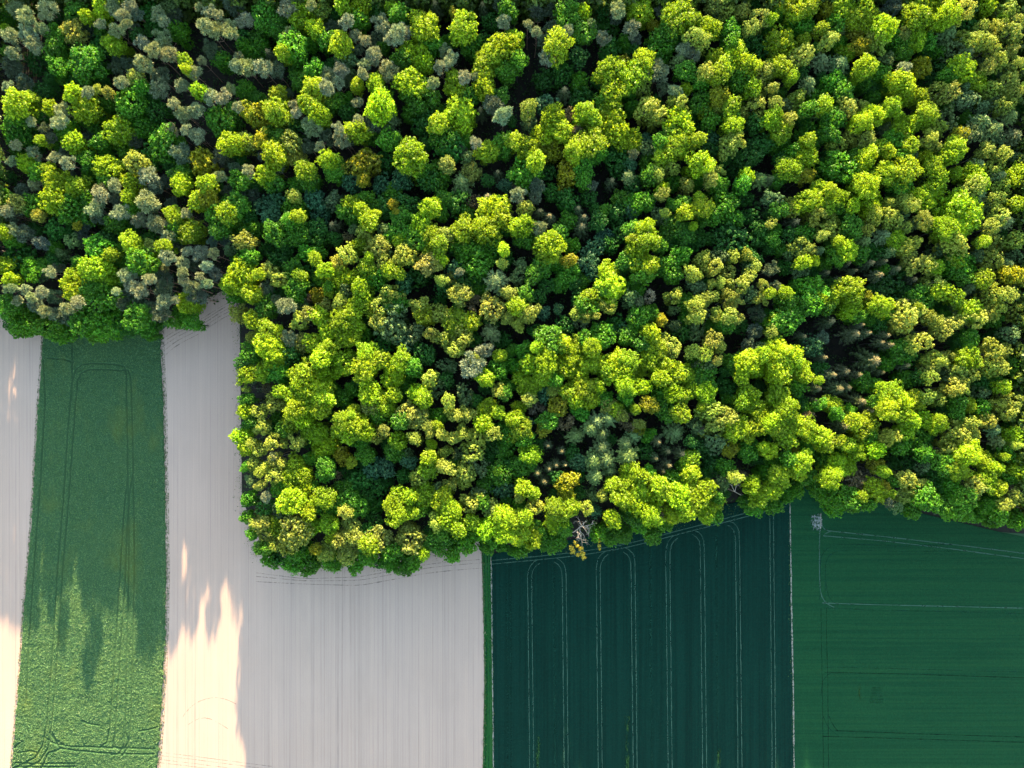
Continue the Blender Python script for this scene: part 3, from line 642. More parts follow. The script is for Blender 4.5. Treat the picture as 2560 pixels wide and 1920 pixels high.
TREES = """
A 0 0
P 12,6,8 22,14,8 8,30,8 40,8,8 24,28,8 35,24,7 28,38,8 10,45,7 97,6,7 105,12,6 112,5,6 136,12,7 140,17,6 171,5,4 180,9,7 187,12,5 176,21,7 185,25,8 197,21,7 199,28,6 211,17,8 174,52,5 206,48,4 212,57,8 203,56,6 108,20,5 100,26,7 86,20,5 139,33,9 122,36,7 131,42,7 145,46,8 167,62,7 123,55,8 104,71,6 137,76,8 156,73,7 6,75,6 75,79,5 150,89,6 158,98,7 169,95,7 182,83,7 192,83,7 198,76,6 205,92,6 147,111,6 161,112,6 170,117,7 53,95,7 50,104,8 26,105,5 13,125,5 28,132,7 9,139,5 46,135,5 57,140,7 152,131,6 214,147,6 189,152,6 127,152,9 29,158,7 86,163,6 98,160,7
p 118,12,6 200,3,9 182,42,8 115,24,5 137,65,9 10,58,8 20,72,8 38,112,6 42,119,6 55,130,6 157,133,8 190,135,8 203,145,5 133,160,7 18,164,6
Y 4,24,4 74,12,6 85,6,8 98,38,10 158,51,6 161,60,5 62,81,8 173,78,8 200,123,11 100,112,12 12,88,12 26,84,5 42,92,7 72,92,12 62,123,8 35,121,5 22,141,9 40,146,6 92,145,11 113,158,8 156,159,10 176,158,8 48,158,11 66,160,9
G 65,8,9 50,30,9 45,42,8 191,51,7 120,73,7 74,52,14 72,62,8 48,58,9 5,44,5 112,90,15 190,102,14 124,110,10 142,122,14 85,122,8 16,100,8 78,103,9 12,112,12 55,112,8 30,148,8 76,138,9 155,150,8 205,156,10 90,155,7
D 128,10,8 118,30,7 85,38,8 30,52,9 34,78,8 135,96,10 130,135,10 5,152,7
b 145,5,8
L 62,27,9 116,67,7 83,76,4 92,79,5 116,140,11 214,122,8
O 214,97,10 174,139,13
B 640 0
P 27,6,8 47,4,5 78,18,7 108,20,10 122,29,9 128,27,8 116,32,6 86,30,5 94,34,6 214,18,6 164,44,7 168,50,7 159,57,7 29,31,8 6,58,8 101,47,9 94,55,6 73,60,6 62,64,7 60,75,7 71,71,7 92,63,5 115,61,9 153,71,6 180,66,6 189,65,4 213,99,8 33,90,5 35,97,5 87,88,5 88,103,5 71,111,6 48,109,9 74,120,7 55,127,6 190,123,6
p 66,24,8 104,33,7 210,4,6 17,60,8 80,70,6 88,42,5 205,90,8 27,80,5 100,107,8 78,121,7 60,118,8 45,126,7 18,145,7 5,135,5 177,130,6
Y 40,12,13 52,25,9 74,4,8 90,6,11 116,6,6 146,22,13 178,22,12 214,40,13 205,48,9 196,58,9 136,48,14 145,54,8 22,44,7 73,38,10 87,73,6 104,72,9 134,72,13 172,72,11 198,75,10 175,98,14 50,76,9 45,88,8 54,98,10 18,80,7 17,96,10 107,92,14 86,112,11 17,133,10 156,107,8 132,135,14 8,150,10 42,147,9 62,138,9 200,130,9
G 8,12,12 60,33,8 17,22,9 88,16,8 122,11,8 152,36,10 186,38,9 217,8,8 216,62,9 126,52,9 31,40,13 50,58,8 110,40,6 108,80,9 142,85,14 183,82,8 207,85,10 38,70,9 68,88,9 10,118,8 20,118,6 162,118,12 112,120,8 120,119,6 140,145,10 15,158,8 68,148,9 45,155,10 213,125,10 155,150,12
D 68,12,8 104,8,7 134,16,8 203,18,8 78,96,8 36,110,8 148,105,12 112,138,10 168,125,12 150,155,10 200,155,6
S 155,5,6 196,6,6 12,47,7 194,97,7 209,150,6
b 78,50,9 80,63,6 65,80,6 117,103,8 113,112,6 183,135,6
L 56,8,8 30,122,10 33,134,9 165,142,7 185,148,9
O 170,10,4 5,98,10 4,120,7 95,130,3 92,140,14 92,155,6
T 125,155,8 108,158,8 82,157,8 215,160,6
F 178,158,11
C 1280 0
P 14,20,5 21,27,6 48,26,6 30,50,7 92,7,8 79,32,7 104,24,7 148,42,7 157,46,7 128,61,9 115,63,5 142,78,6
p 34,8,7 23,12,6 47,3,6 57,2,6 35,24,8 28,35,7 20,8,6 90,15,6 107,34,6 128,10,5 131,75,6 22,160,6 70,160,5 105,133,5
Y 3,32,9 62,11,8 40,38,11 111,8,11 145,14,14 155,16,9 170,24,11 115,52,10 85,60,12 102,65,13 88,77,11 150,77,6 178,50,10 193,47,12 205,55,10 185,58,8 178,65,9 208,77,8 168,95,8 190,90,8 192,107,9 36,100,10 62,97,10 70,100,7 85,95,12 90,110,14 42,112,11 28,118,10 14,128,10 2,122,7 68,122,12 103,120,11 54,130,9 20,138,8 146,106,12 145,124,11 161,119,6 133,132,10 163,141,11 203,152,7 130,164,6
G 5,52,8 50,14,11 62,26,9 135,28,9 130,40,14 152,60,9 82,88,10 165,70,8 195,70,11 190,25,8 190,35,8 162,88,9 172,105,8 190,100,9 75,130,8 62,143,10 12,150,14 62,155,8 140,118,10 128,122,7 120,150,8 178,160,9 200,158,8
D 44,62,11 58,48,8 28,68,10 83,25,9 85,42,9 140,35,8 75,70,8 125,88,6 215,42,10 205,33,10 60,85,11 210,105,9 85,128,9 92,138,12 205,135,11 215,125,9 185,138,6 105,160,8 195,145,8
b 69,20,5 178,12,6 15,105,8 118,127,7
B 158,30,9 165,36,7 114,73,9 145,90,10 117,92,10 127,100,9 168,62,8 217,62,9 200,10,7 185,5,10 215,15,9 208,22,6 178,95,6 210,92,11 14,93,9 65,93,6 170,143,6 188,125,11 195,118,8 127,150,6 138,145,6 152,160,7 173,155,7 180,147,6
O 122,20,5 97,54,6 180,82,8 33,130,12 48,148,13
F 145,52,8 101,152,6 215,155,8
L 176,2,8
T 172,118,7 29,89,9 102,143,6 115,120,6
S 45,80,7 86,157,6
R 49,98,6 7,121,6 56,112,5 4,163,5
D 1920 0
Y 12,2,8 3,15,5 30,5,12 24,12,7 65,5,9 70,10,7 85,4,8 33,34,6 47,24,6 12,36,13 76,16,8 88,16,9 100,24,11 69,46,8 85,57,10 10,56,9 22,66,6 73,71,5 128,6,9 130,15,14 145,8,12 158,10,11 150,18,9 190,3,8 203,18,7 130,35,9 116,70,11 118,82,12 170,58,10 181,70,9 134,84,7 165,71,4 108,92,9 93,98,9 82,105,9 50,90,7 138,97,9 130,105,10 117,110,10 4,100,9 12,112,9 35,120,6 125,125,7 162,128,9 156,134,8 98,127,7 105,130,6 85,135,10 138,135,6 33,134,10 20,145,11 103,150,11 120,148,11 145,145,9 150,152,7 163,148,6 85,160,12 45,162,6 55,163,5 178,150,9 185,158,8 215,150,9 145,162,8
G 10,10,6 30,18,10 60,20,8 36,25,5 108,32,8 41,41,4 85,68,9 58,72,9 65,80,8 36,93,8 130,22,9 140,35,7 120,42,9 100,62,6 160,65,9 57,103,10 8,120,9 35,118,12 55,115,8 110,120,9 140,132,9 75,135,7 118,135,7 22,130,7 10,155,8 62,145,14 85,143,8 115,160,9
D 90,75,6 28,62,6 118,18,8 115,76,6 148,62,9 15,137,8
O 52,9,7 78,28,8 80,38,7 133,58,9 168,115,7 34,151,7
B 94,30,8 98,38,7 53,34,8 30,47,9 2,60,6 4,76,6 8,88,6 24,86,9 172,8,8 208,8,8 195,25,8 210,28,8 185,22,6 180,35,10 170,32,7 205,20,5 216,18,6 198,42,5 210,44,7 190,35,7 215,55,6 200,52,7 192,57,7 208,70,8 192,78,9 205,82,5 215,78,6 148,80,10 160,78,9 206,90,8 70,92,9 80,90,6 20,103,6 148,110,7 60,125,8 73,118,7 86,120,7 140,120,8 145,126,6 195,145,9 205,132,7 190,130,7 180,160,8 205,160,8
b 14,55,6 15,92,7 178,5,6 160,42,10 103,52,8 185,55,7 205,60,6 172,85,9 170,75,6 195,88,6 185,92,7 45,95,8 155,102,9 175,115,9 126,133,4 138,152,5 213,135,6 200,122,6
F 62,25,7 46,52,9 62,55,9 36,72,8 155,28,11 173,45,7 104,112,8 185,105,10 195,112,11 210,100,8 213,118,9 2,155,6 200,152,8 182,142,7
P 118,58,7
p 108,6,9
L 120,28,6
E 0 480
Y 45,6,12 112,4,7 1,34,6 4,38,5 111,43,9 95,54,6 122,53,10 140,47,6 150,20,9 165,35,12 170,8,8 195,18,8 4,65,8 7,75,6 80,65,12 90,72,10 62,78,11 60,85,8 72,87,6 162,95,9 208,72,13 198,80,8 218,88,8 216,110,7 212,158,9
G 5,5,9 62,14,14 75,6,8 112,15,6 28,12,10 8,42,6 100,27,10 85,48,11 100,52,9 120,60,12 150,33,8 190,20,15 188,33,8 205,10,10 215,55,8 25,68,9 66,60,5 78,83,9 90,88,14 160,102,9 150,110,8 165,113,7 205,88,10 5,98,10 40,115,12 50,122,8 15,118,8 72,112,12 88,115,13 80,122,8 128,123,6 215,140,9 22,110,13 115,107,11 125,117,8
P 86,3,9 126,8,9 81,14,8 103,17,8 120,24,7 134,27,8 145,38,6 160,18,5 5,16,6 10,32,6 42,69,6 112,80,6 119,84,8 128,75,6 109,71,7 100,86,4 161,51,5 172,53,7 184,53,6 144,56,7 157,61,6 141,66,5 157,69,6 158,77,5 165,82,7 178,64,5 172,73,5 178,79,5 140,95,7 151,93,4 8,83,6 21,84,5 35,86,6 26,91,5 14,94,5 66,95,7 57,101,6 38,103,6
p 100,5,8 130,14,6 84,21,7 10,20,7 18,36,9 193,40,6 183,42,5 35,44,7 110,88,6 140,75,8 140,83,9 185,70,7 170,90,8 138,105,9 30,98,8 45,90,7 48,106,8 60,108,7 120,95,7 105,97,6 130,100,7 118,70,6
L 15,10,8 32,20,6 130,46,6 210,42,9 206,105,9 218,125,6
D 48,31,10 90,42,8 130,40,7 15,58,14 60,72,5 8,110,8 102,115,8 110,118,7 208,148,6
O 66,29,4 178,5,8
b 197,50,5 62,42,7 53,53,6
F 640 480
T 8,12,10 18,8,9 50,5,9 55,20,10 12,20,7 100,85,6 128,78,8 172,68,9 130,132,8
B 33,3,6 93,33,7 164,36,7 78,53,9 105,46,9 100,42,6 130,54,11 122,58,6 110,60,8 72,95,8 12,68,9 20,75,8 113,85,7 120,88,9 160,76,6 218,87,7 212,62,5 107,98,10 140,98,8 160,105,8 151,122,6 178,118,9 164,128,9 180,128,7 217,108,6 172,137,8 190,145,8 36,112,7 150,160,8
b 67,6,9 84,32,4 110,32,7 110,52,9 78,85,8 40,97,6 115,110,16 120,120,11 137,122,8 165,150,8
G 32,15,12 28,25,8 15,35,10 36,38,10 78,17,8 95,7,9 125,20,9 118,35,8 160,18,7 163,5,7 130,35,8 138,42,10 180,48,12 203,45,11 190,62,13 185,50,8 103,72,11 63,81,5 75,92,8 45,52,8 33,68,9 35,82,9 35,90,7 8,100,10 118,95,11 208,155,10 18,155,9 135,150,8 135,155,7
Y 35,20,6 83,10,9 90,15,7 104,18,4 97,24,8 150,13,9 205,15,13 213,22,8 195,28,8 142,28,10 125,40,6 153,38,9 158,45,7 178,32,11 200,32,12 88,47,7 97,56,4 148,52,5 159,57,7 115,67,7 122,69,6 96,67,8 60,67,8 72,74,10 82,74,8 62,84,5 50,57,6 38,72,6 2,70,5 90,82,7 92,90,10 88,98,10 214,50,5 100,103,6 172,112,10 185,112,8 210,142,6 198,160,8 10,122,10 10,135,12 15,145,9 54,106,8 66,118,9 75,110,9 82,105,8 60,120,8 85,115,7 47,130,8 60,135,10 80,125,10 95,138,9 75,148,12 55,145,8 95,152,12 108,145,8 118,158,11 125,145,9 40,158,12 58,158,9 5,155,8
D 112,12,10 130,10,10 55,40,9 52,30,8 68,40,6 175,8,11 20,58,9 8,50,7 25,45,8 48,68,8 10,92,8 140,70,12 163,83,9 178,80,7 215,58,8 190,72,9 202,112,7 175,100,6 213,128,7 145,140,10 110,132,8 28,140,8 32,150,8
O 118,10,5 121,16,3 52,89,6 145,108,10
S 67,29,7 200,5,6
R 79,39,5 189,9,7 217,22,5 45,92,5 188,93,6 200,93,5 186,105,6
L 148,62,9 70,62,8 60,98,7 155,62,6 168,75,7 176,88,9 105,112,8 204,101,11 45,105,7 38,130,8
p 8,83,7 16,93,5
P 25,98,8 176,69,4 197,137,8 186,150,11 28,126,8
F 208,77,11 203,122,8
G 1280 480
P 5,2,7 23,31,7
p 20,3,7 212,105,8 210,120,8 205,132,7
B 12,13,8 130,2,6 132,18,4 87,94,4 78,98,4 85,101,6 73,107,4 55,105,6 63,108,5 15,105,9 5,112,7 140,90,8 158,98,9 165,95,6 172,90,7 160,108,7 177,103,5 177,109,5 189,92,7 195,94,6 188,106,8 195,109,5 156,70,8 165,58,7 176,65,7 187,70,7 174,79,5 181,78,5 197,80,8 192,56,6 203,54,6 210,65,7 206,72,6 218,80,5 217,92,6 136,130,8 140,138,6 157,137,7 168,140,7 175,128,8 180,133,6 178,146,5
S 24,17,5 32,22,7 57,15,6 62,22,5 60,31,8
Y 8,28,11 4,32,6 150,18,7 165,12,9 162,4,4 157,29,4 115,32,10 118,42,10 106,40,5 33,45,12 30,55,9 108,55,13 120,62,8 82,70,11 84,82,12 68,90,8 4,98,8 120,122,8 125,135,9 120,145,9 42,130,8 22,133,5 60,130,9 55,140,13 70,135,9 68,148,10 45,150,11 30,148,11 15,148,8 8,160,8 28,160,9 58,158,8 92,150,13 100,145,9 85,155,10 108,155,9 98,162,8 138,155,13 150,158,10 128,160,8 205,148,10 212,155,6 200,160,7 217,140,6
G 12,40,9 108,10,10 118,8,7 140,10,6 148,9,6 168,22,9 185,12,12 192,22,8 175,20,8 140,30,11 150,36,9 105,32,8 128,46,7 40,35,7 25,65,10 38,62,8 50,72,9 18,72,8 115,68,13 98,60,7 135,65,10 145,55,10 140,72,8 78,85,6 65,98,11 10,88,7 152,95,8 185,112,9 110,108,10 120,105,8 100,125,9 113,132,7 79,125,11 65,128,8 35,128,12 12,138,9 38,162,8 165,160,11 195,148,11
D 48,6,10 72,15,6 75,25,8 92,18,9 190,42,14 205,20,8 212,40,9 215,30,8 95,35,9 85,45,9 30,80,7 55,80,5 58,92,8 22,90,8 45,115,8 20,120,7 208,58,8 45,122,9 185,155,5
T 103,15,8 80,38,7 72,47,9 65,60,10 70,68,8 28,105,6 40,101,5 98,120,8 141,116,4
b 128,20,8 8,62,6 5,72,7 58,112,6 110,95,6 102,92,7 140,102,5 165,102,7 160,80,8 178,57,8 205,68,8 205,88,8 140,115,6 160,118,9 168,148,9 215,134,5
O 49,58,7 130,111,5
H 120,90,6
H 1920 480
b 4,5,7 22,52,9 28,66,8 118,18,7 125,28,6 150,50,8 105,52,6 190,12,8 215,55,6 182,55,6 180,25,8 188,85,6 120,122,7 170,125,6 212,122,7 155,158,6
G 10,15,7 62,12,7 5,40,6 32,35,8 60,55,9 80,53,8 75,28,9 165,62,14 170,72,9 135,92,11 40,90,14 35,98,10 52,100,6 78,106,7 18,93,8 15,112,13 117,137,11 175,123,6 175,132,7 168,155,6 213,150,9 5,130,8
Y 35,7,10 60,5,9 85,5,12 92,15,8 75,12,6 50,11,7 32,60,6 40,60,5 62,42,5 68,50,9 103,17,6 135,5,10 165,15,16 172,25,13 155,30,11 165,35,9 112,42,9 147,65,6 165,60,6 188,42,5 188,74,8 217,10,7 152,85,8 164,90,7 130,99,4 178,102,8 45,92,7 70,82,11 75,90,9 72,100,10 58,92,5 97,98,10 15,86,6 8,108,6 2,87,5 173,144,11 10,140,14 20,148,14 8,155,12 30,158,8 45,163,4
B 22,13,8 45,18,9 55,22,7 3,27,5 30,48,9 38,49,5 52,33,8 48,37,5 92,20,8 103,20,9 110,25,7 88,32,5 105,9,5 115,8,7 125,10,7 135,23,7 120,30,5 160,43,10 165,50,8 120,48,9 130,42,6 128,60,9 138,62,9 145,78,9 192,42,9 195,58,9 200,22,9 200,5,7 215,42,9 195,30,6 195,90,11 210,88,6 120,108,13 130,105,9 115,115,8 140,108,6 180,110,9 192,103,6 200,100,9 215,103,9 160,113,7 152,118,9 146,112,6 4,121,5 132,130,10 125,135,6 145,145,9 142,152,8 155,143,7 165,155,8 175,160,10 195,140,10 205,138,6 190,152,9 202,152,7 142,160,6 168,163,6
D 18,38,8 120,66,8 105,82,13 203,37,5 90,85,5 165,130,7 197,127,8 130,160,8 185,165,8
S 22,27,8 68,62,5 87,62,7 95,72,6 110,67,6 100,60,5 124,76,6 50,70,5 75,68,4 62,76,5 115,95,8 52,112,8 72,123,10 80,115,5 85,122,6 102,124,5 97,130,5 105,132,5 88,146,11 109,144,4 98,156,4 78,158,5 48,143,5 30,125,5 65,155,8 118,150,6 55,158,6
F 46,50,5 84,42,7 100,38,8 208,62,6 175,82,7 206,25,8 180,3,10 165,103,8
O 212,72,10 87,90,5
p 3,66,8 7,82,7 48,126,6
T 37,134,10
I 640 960
B 13,17,10 2,24,7 4,38,7 16,50,9 33,51,7 2,58,6 103,45,8 165,15,7 167,23,5 137,47,7 148,37,5 150,43,5 160,44,6 178,42,8 170,48,6 182,26,7 174,27,6 192,46,9 205,43,7 210,6,8 187,60,11 163,59,6 163,72,8 180,77,9 150,58,4 15,65,6 22,69,5 8,72,6 16,80,9 3,77,5 3,88,5 140,82,9 168,87,6 180,85,7 185,103,9 156,120,7 15,140,5
R 10,4,5 70,79,4 1,110,4
Y 20,7,6 37,8,12 52,6,10 45,18,12 58,14,8 32,22,10 55,20,8 30,33,8 40,30,9 52,43,9 45,42,6 85,22,5 82,27,4 98,8,10 105,15,10 118,10,7 112,20,8 75,33,9 88,35,10 72,40,8 80,45,8 95,42,8 60,55,11 55,62,8 140,8,8 145,14,7 122,50,8 155,36,5 151,52,5 200,22,9 210,25,7 196,34,8 150,64,7 149,74,8 33,72,9 35,82,12 28,80,6 30,92,8 42,92,7 30,102,11 58,98,9 45,111,8 122,95,8 118,105,9 122,115,11 132,98,7 145,95,10 135,112,6 160,100,9 168,110,9 165,118,8 208,75,4 212,115,10 200,125,9 215,128,10 175,127,7 185,120,7 145,147,5 97,140,8 62,122,9 65,132,7 45,125,8 14,123,9
G 22,40,6 75,12,9 105,28,8 48,65,8 90,50,9 95,62,9 125,32,8 120,58,9 215,8,6 217,40,11 60,72,9 58,78,6 20,90,7 48,90,6 65,105,10 50,105,7 75,93,9 80,100,9 90,108,9 140,107,9 196,102,7 210,78,11 205,135,8 212,140,6 160,130,7 155,136,9 168,140,12 180,138,9 170,148,7 35,143,11 5,142,8 12,152,8 32,155,10 45,158,9 65,155,9 85,155,8 95,150,8 115,152,9 125,155,10 135,152,8 130,160,6 118,145,8 142,142,8 200,140,8 190,130,8
D 80,20,7 130,12,7 190,15,6 200,3,7 90,75,8 88,85,9 105,90,8 8,108,7 22,108,6 128,80,7 215,70,7 148,128,5 22,148,9 105,152,8 95,128,6
L 98,20,7 110,40,5 130,25,11 140,30,9 78,110,6 203,108,9 133,135,13 105,135,11 82,122,9 85,132,8 72,135,8 35,128,14 28,138,9 4,121,7 8,130,8 60,145,9 78,147,8
O 73,62,8 82,68,5 51,143,5
b 155,5,8 180,10,8 192,70,9 175,60,6 130,63,7 20,110,8 158,92,7 192,95,7
T 132,68,6 100,72,9 112,73,8 213,90,9
P 14,63,4 8,98,5
J 1280 960
Y 15,2,9 6,20,6 3,30,8 8,40,9 15,62,9 50,6,8 65,5,10 68,15,8 55,15,7 75,2,6 90,22,6 98,3,9 112,3,8 107,22,5 140,8,9 148,10,8 145,25,8 155,5,7 168,8,9 165,20,4 10,90,8 18,95,6 195,38,11 155,65,8 155,78,7 205,10,9 200,15,7 210,20,9 215,28,9 212,38,8 205,45,7 218,55,5 103,77,10 112,80,7 88,88,7 100,88,9 95,98,12 110,95,9 122,100,9 110,105,8 130,92,9 128,88,7 145,98,12 155,88,8 160,98,11 170,90,8 172,102,10 168,112,8 140,112,10 150,112,8 120,115,9 88,118,8 40,108,9 50,107,8 38,118,10 5,117,9 12,115,6 8,130,9 18,133,10 208,88,9 215,98,10
L 15,13,7 35,5,6 85,20,8 95,27,6 110,35,5
R 24,23,8 47,34,8 101,34,8 163,39,4 200,80,5 130,114,6
O 41,20,8 28,38,7 119,18,7 108,38,7 48,85,9 48,95,7 190,57,7
G 32,32,9 12,48,9 10,72,9 60,25,7 80,12,8 100,10,7 130,10,11 135,22,9 150,72,8 185,72,8 205,58,9 118,80,8 140,85,9 178,98,6 175,112,8 132,120,9 122,130,8 105,115,8 85,128,9 95,130,9 110,122,8 45,125,8 10,140,8 28,135,9 40,135,8 22,125,6 75,130,8 85,135,6 205,103,7 210,108,7 3,145,6 35,140,6
T 12,35,7 28,8,7 58,68,8 72,110,6
F 73,32,10 83,30,9 68,38,7 55,45,8 78,43,7 105,45,8 98,52,7 78,55,8 70,67,10 82,65,8 100,62,10 72,80,8 85,75,7 140,42,10
S 31,53,5 43,58,5 38,70,5 46,70,4 32,73,5 22,77,5 28,84,6 126,50,6 134,58,6 124,64,5 135,70,6 146,60,6 130,75,5
D 40,82,7 155,50,6 175,70,11 212,65,6 185,95,4
B 6,98,5 172,22,9 180,28,10 175,38,11 190,30,8 193,81,8 79,97,6 20,106,7 65,108,7
b 160,38,8 176,50,10 182,86,6 70,97,6
K 1920 960
Y 8,12,11 15,22,11 3,32,9 8,38,7 55,18,9 25,35,10 35,38,9 45,45,10 48,52,8 18,48,8 2,58,7 75,32,7 85,38,11 70,52,7 78,58,9 62,50,6 95,58,8 92,52,5 105,8,10 115,14,10 105,22,10 128,15,10 120,28,8 125,32,6 135,30,8 145,35,9 150,32,5 205,3,6 175,18,6 188,27,6 120,42,7 175,60,10 185,65,9 195,72,9 190,85,9 165,75,9 200,90,6 205,63,4 215,75,8 212,45,8 30,68,9 10,80,9 3,92,7 28,78,6 62,70,9 70,72,7 55,82,10 100,76,5 92,90,8 100,95,9 83,98,5 218,65,5
G 12,30,6 25,3,8 95,15,7 60,25,6 45,18,6 35,55,7 88,45,7 165,15,8 165,25,7 185,20,8 130,45,9 115,55,8 135,60,7 155,70,9 160,82,9 205,60,8 210,80,7 20,65,7 15,95,10 5,105,8 35,80,8 25,90,8 45,92,8 55,95,12 58,107,8 88,103,7 110,85,6 135,98,11 125,108,8 140,103,8 160,92,10 172,98,9 150,103,7 190,105,9 200,112,8 212,115,8 195,118,7 218,120,7 180,115,6 75,104,7 162,107,10 172,112,7 155,110,6 70,98,11
S 40,14,4 42,4,6 60,4,7 78,15,9 88,23,5 68,3,6 65,36,8
R 36,27,4 78,82,8 88,80,6 208,92,5
O 22,56,5 95,70,8 100,88,5
B 138,10,8 148,14,7 162,4,9 170,5,6 212,15,9 200,18,6 175,33,8 192,32,7 208,25,8 165,43,10 108,45,9 155,57,9 215,53,5 205,105,6
b 185,8,7 112,107,5 135,72,6
F 197,40,6 200,50,7
L 110,25,8 178,42,7 120,82,9 128,90,9 118,98,7 180,90,9 213,98,8
D 135,50,9 40,85,6 140,80,8 148,90,6 188,97,6 215,88,5
p 105,103,4
L 0 960
B 211,4,4 217,52,5 218,70,6 218,122,5
G 212,14,7 215,33,6 212,72,5 214,100,7 212,115,6 217,130,5
Y 211,24,7 207,45,8 212,55,7
b 216,83,6
"""

SOUTH = [(-50, 800), (60, 830), (150, 850), (250, 845), (380, 835), (420, 820), (500, 740), (590, 760), (600, 900), (600, 1250), (640, 1400), (800, 1430), (1000, 1430), (1200, 1370), (1400, 1385), (1600, 1340), (1700, 1320), (1880, 1280), (2000, 1220), (2100, 1290), (2300, 1300), (2500, 1330), (2600, 1340)]
def edge_dist(x, y):
    best = 1e9
    for (x0, y0), (x1, y1) in zip(SOUTH[:-1], SOUTH[1:]):
        dx, dy = x1 - x0, y1 - y0; t = max(0, min(1, ((x - x0) * dx + (y - y0) * dy) / (dx * dx + dy * dy)))
        best = min(best, math.hypot(x - x0 - t * dx, y - y0 - t * dy))
    return best

rows = []
ox = oy = 0
for line in TREES.strip().split('\n'):
    t = line.split()
    if len(t) == 3 and t[1].isdigit():
        ox, oy = int(t[1]), int(t[2]); continue
    for w in t[1:]:
        a, b, r = (float(v) for v in w.split(','))
        rows.append((t[0], ox + a * 10 / 3.456, oy + b * 10 / 3.456, r * 10 / 3.456))

GAPS = [(470, 125, 42), (800, 140, 26), (690, 212, 30), (1160, 160, 34), (1205, 310, 46), (1150, 230, 30), (1125, 20, 40), (1240, 30, 36), (1330, 30, 30), (1292, 200, 34), (1480, 205, 24), (1360, 530, 34), (1480, 560, 26), (1390, 770, 44), (1040, 730, 30), (1060, 870, 24),
        (1640, 1060, 34), (1640, 1150, 28), (1350, 1145, 26), (2090, 870, 62), (2120, 930, 40), (2150, 675, 52), (1930, 700, 30), (1880, 790, 26), (2290, 575, 26), (2270, 1130, 24), (2160, 250, 22), (2395, 370, 34), (2190, 12, 28), (700, 1130, 26), (975, 1165, 20), (1735, 880, 20), (1830, 870, 18), (560, 70, 24)]
WOOD = [(8, 8), (2552, 8), (2552, 1290), (2300, 1250), (2100, 1215), (1960, 1180), (1700, 1250), (1240, 1330), (800, 1370), (670, 1330), (640, 1230), (635, 800), (615, 700), (470, 720), (400, 760), (110, 765), (8, 740)]
def fill_gaps():
    """lower trees where the canopy leaves a hole that the photograph does not show"""
    r = np.random.default_rng(31); n = 9000
    px = r.uniform(0, 2560, n); py = r.uniform(0, 1340, n); k = inside(WOOD, px, py); px, py = px[k], py[k]
    X = np.array([q[1] for q in rows]); Y = np.array([q[2] for q in rows]); R = np.array([q[3] for q in rows])
    new = []
    for x, y in zip(px, py):
        if any((x - gx) ** 2 + (y - gy) ** 2 < gr * gr for gx, gy, gr in GAPS): continue
        d = np.hypot(X - x, Y - y) - R * 1.05
        m = d.min()
        if new: m = min(m, min(math.hypot(a - x, b - y) - c for _, a, b, c in new))
        if m > 3.0:
            pine = x < 700 and y < 700
            new.append(('GDDG'[r.integers(4)] if not pine or r.random() < .6 else 'p', x, y, float(min(23, max(16, m + 13)))))
    return new[:250]

def inside(poly, x, y):
    c = np.zeros(len(x), bool); n = len(poly)
    for i in range(n):
        x0, y0 = poly[i]; x1, y1 = poly[(i + 1) % n]
        hit = ((y0 > y) != (y1 > y)) & (x < (x1 - x0) * (y - y0) / (y1 - y0 + 1e-9) + x0); c ^= hit
    return c
fillers = fill_gaps(); n_main = len(rows); rows += fillers

def where(px, py):
    i = min(range(len(LAND)), key=lambda k: (LAND[k][0] - px) ** 2 + (LAND[k][1] - py) ** 2)
    dx, dy = px - LAND[i][0], py - LAND[i][1]; d = math.hypot(dx, dy)
    if d < 9: return i, 'at', d
    s = ('right of', 'above right of', 'above', 'above left of', 'left of', 'below left of', 'below', 'below right of')
    return i, s[int(round(math.atan2(-dy, dx) / (math.pi / 4))) % 8], d

def size_word(r): return 'small' if r < 17 else ('large' if r >= 29 else 'mid-sized')

plan = []; low = []
for ri, (code, px, py, r) in enumerate(rows):
    name, look, col, h0, hs = LOOK[code]
    if code in 'YG' and r < 9 * 10 / 3.456 - 0.01: name = SMALL[name]
    li, d, dist = where(px, py)
    plan.append([code, px, py, r, name, look, li, d, dist]); low.append(ri >= n_main)
by = {}
for p in plan: by.setdefault((p[4], p[5], size_word(p[3]), p[6], p[7]), []).append(p)
for key, v in by.items():
    v.sort(key=lambda p: p[8])
    name, look, sz, li, d = key
    for i, p in enumerate(v):
        rank = '' if len(v) == 1 else (ORD[i] + ' ')
        rel = 'at' if d == 'at' else d
        text = f"{sz} {look} {NOUN[name]}, {rank}{rel} {LAND[li][2]}"
        if len(text.split()) > 15: text = text.replace(' crown, ', ', ', 1) if look.endswith('green') else text.replace('feathery ', '', 1)
        p.append(text)

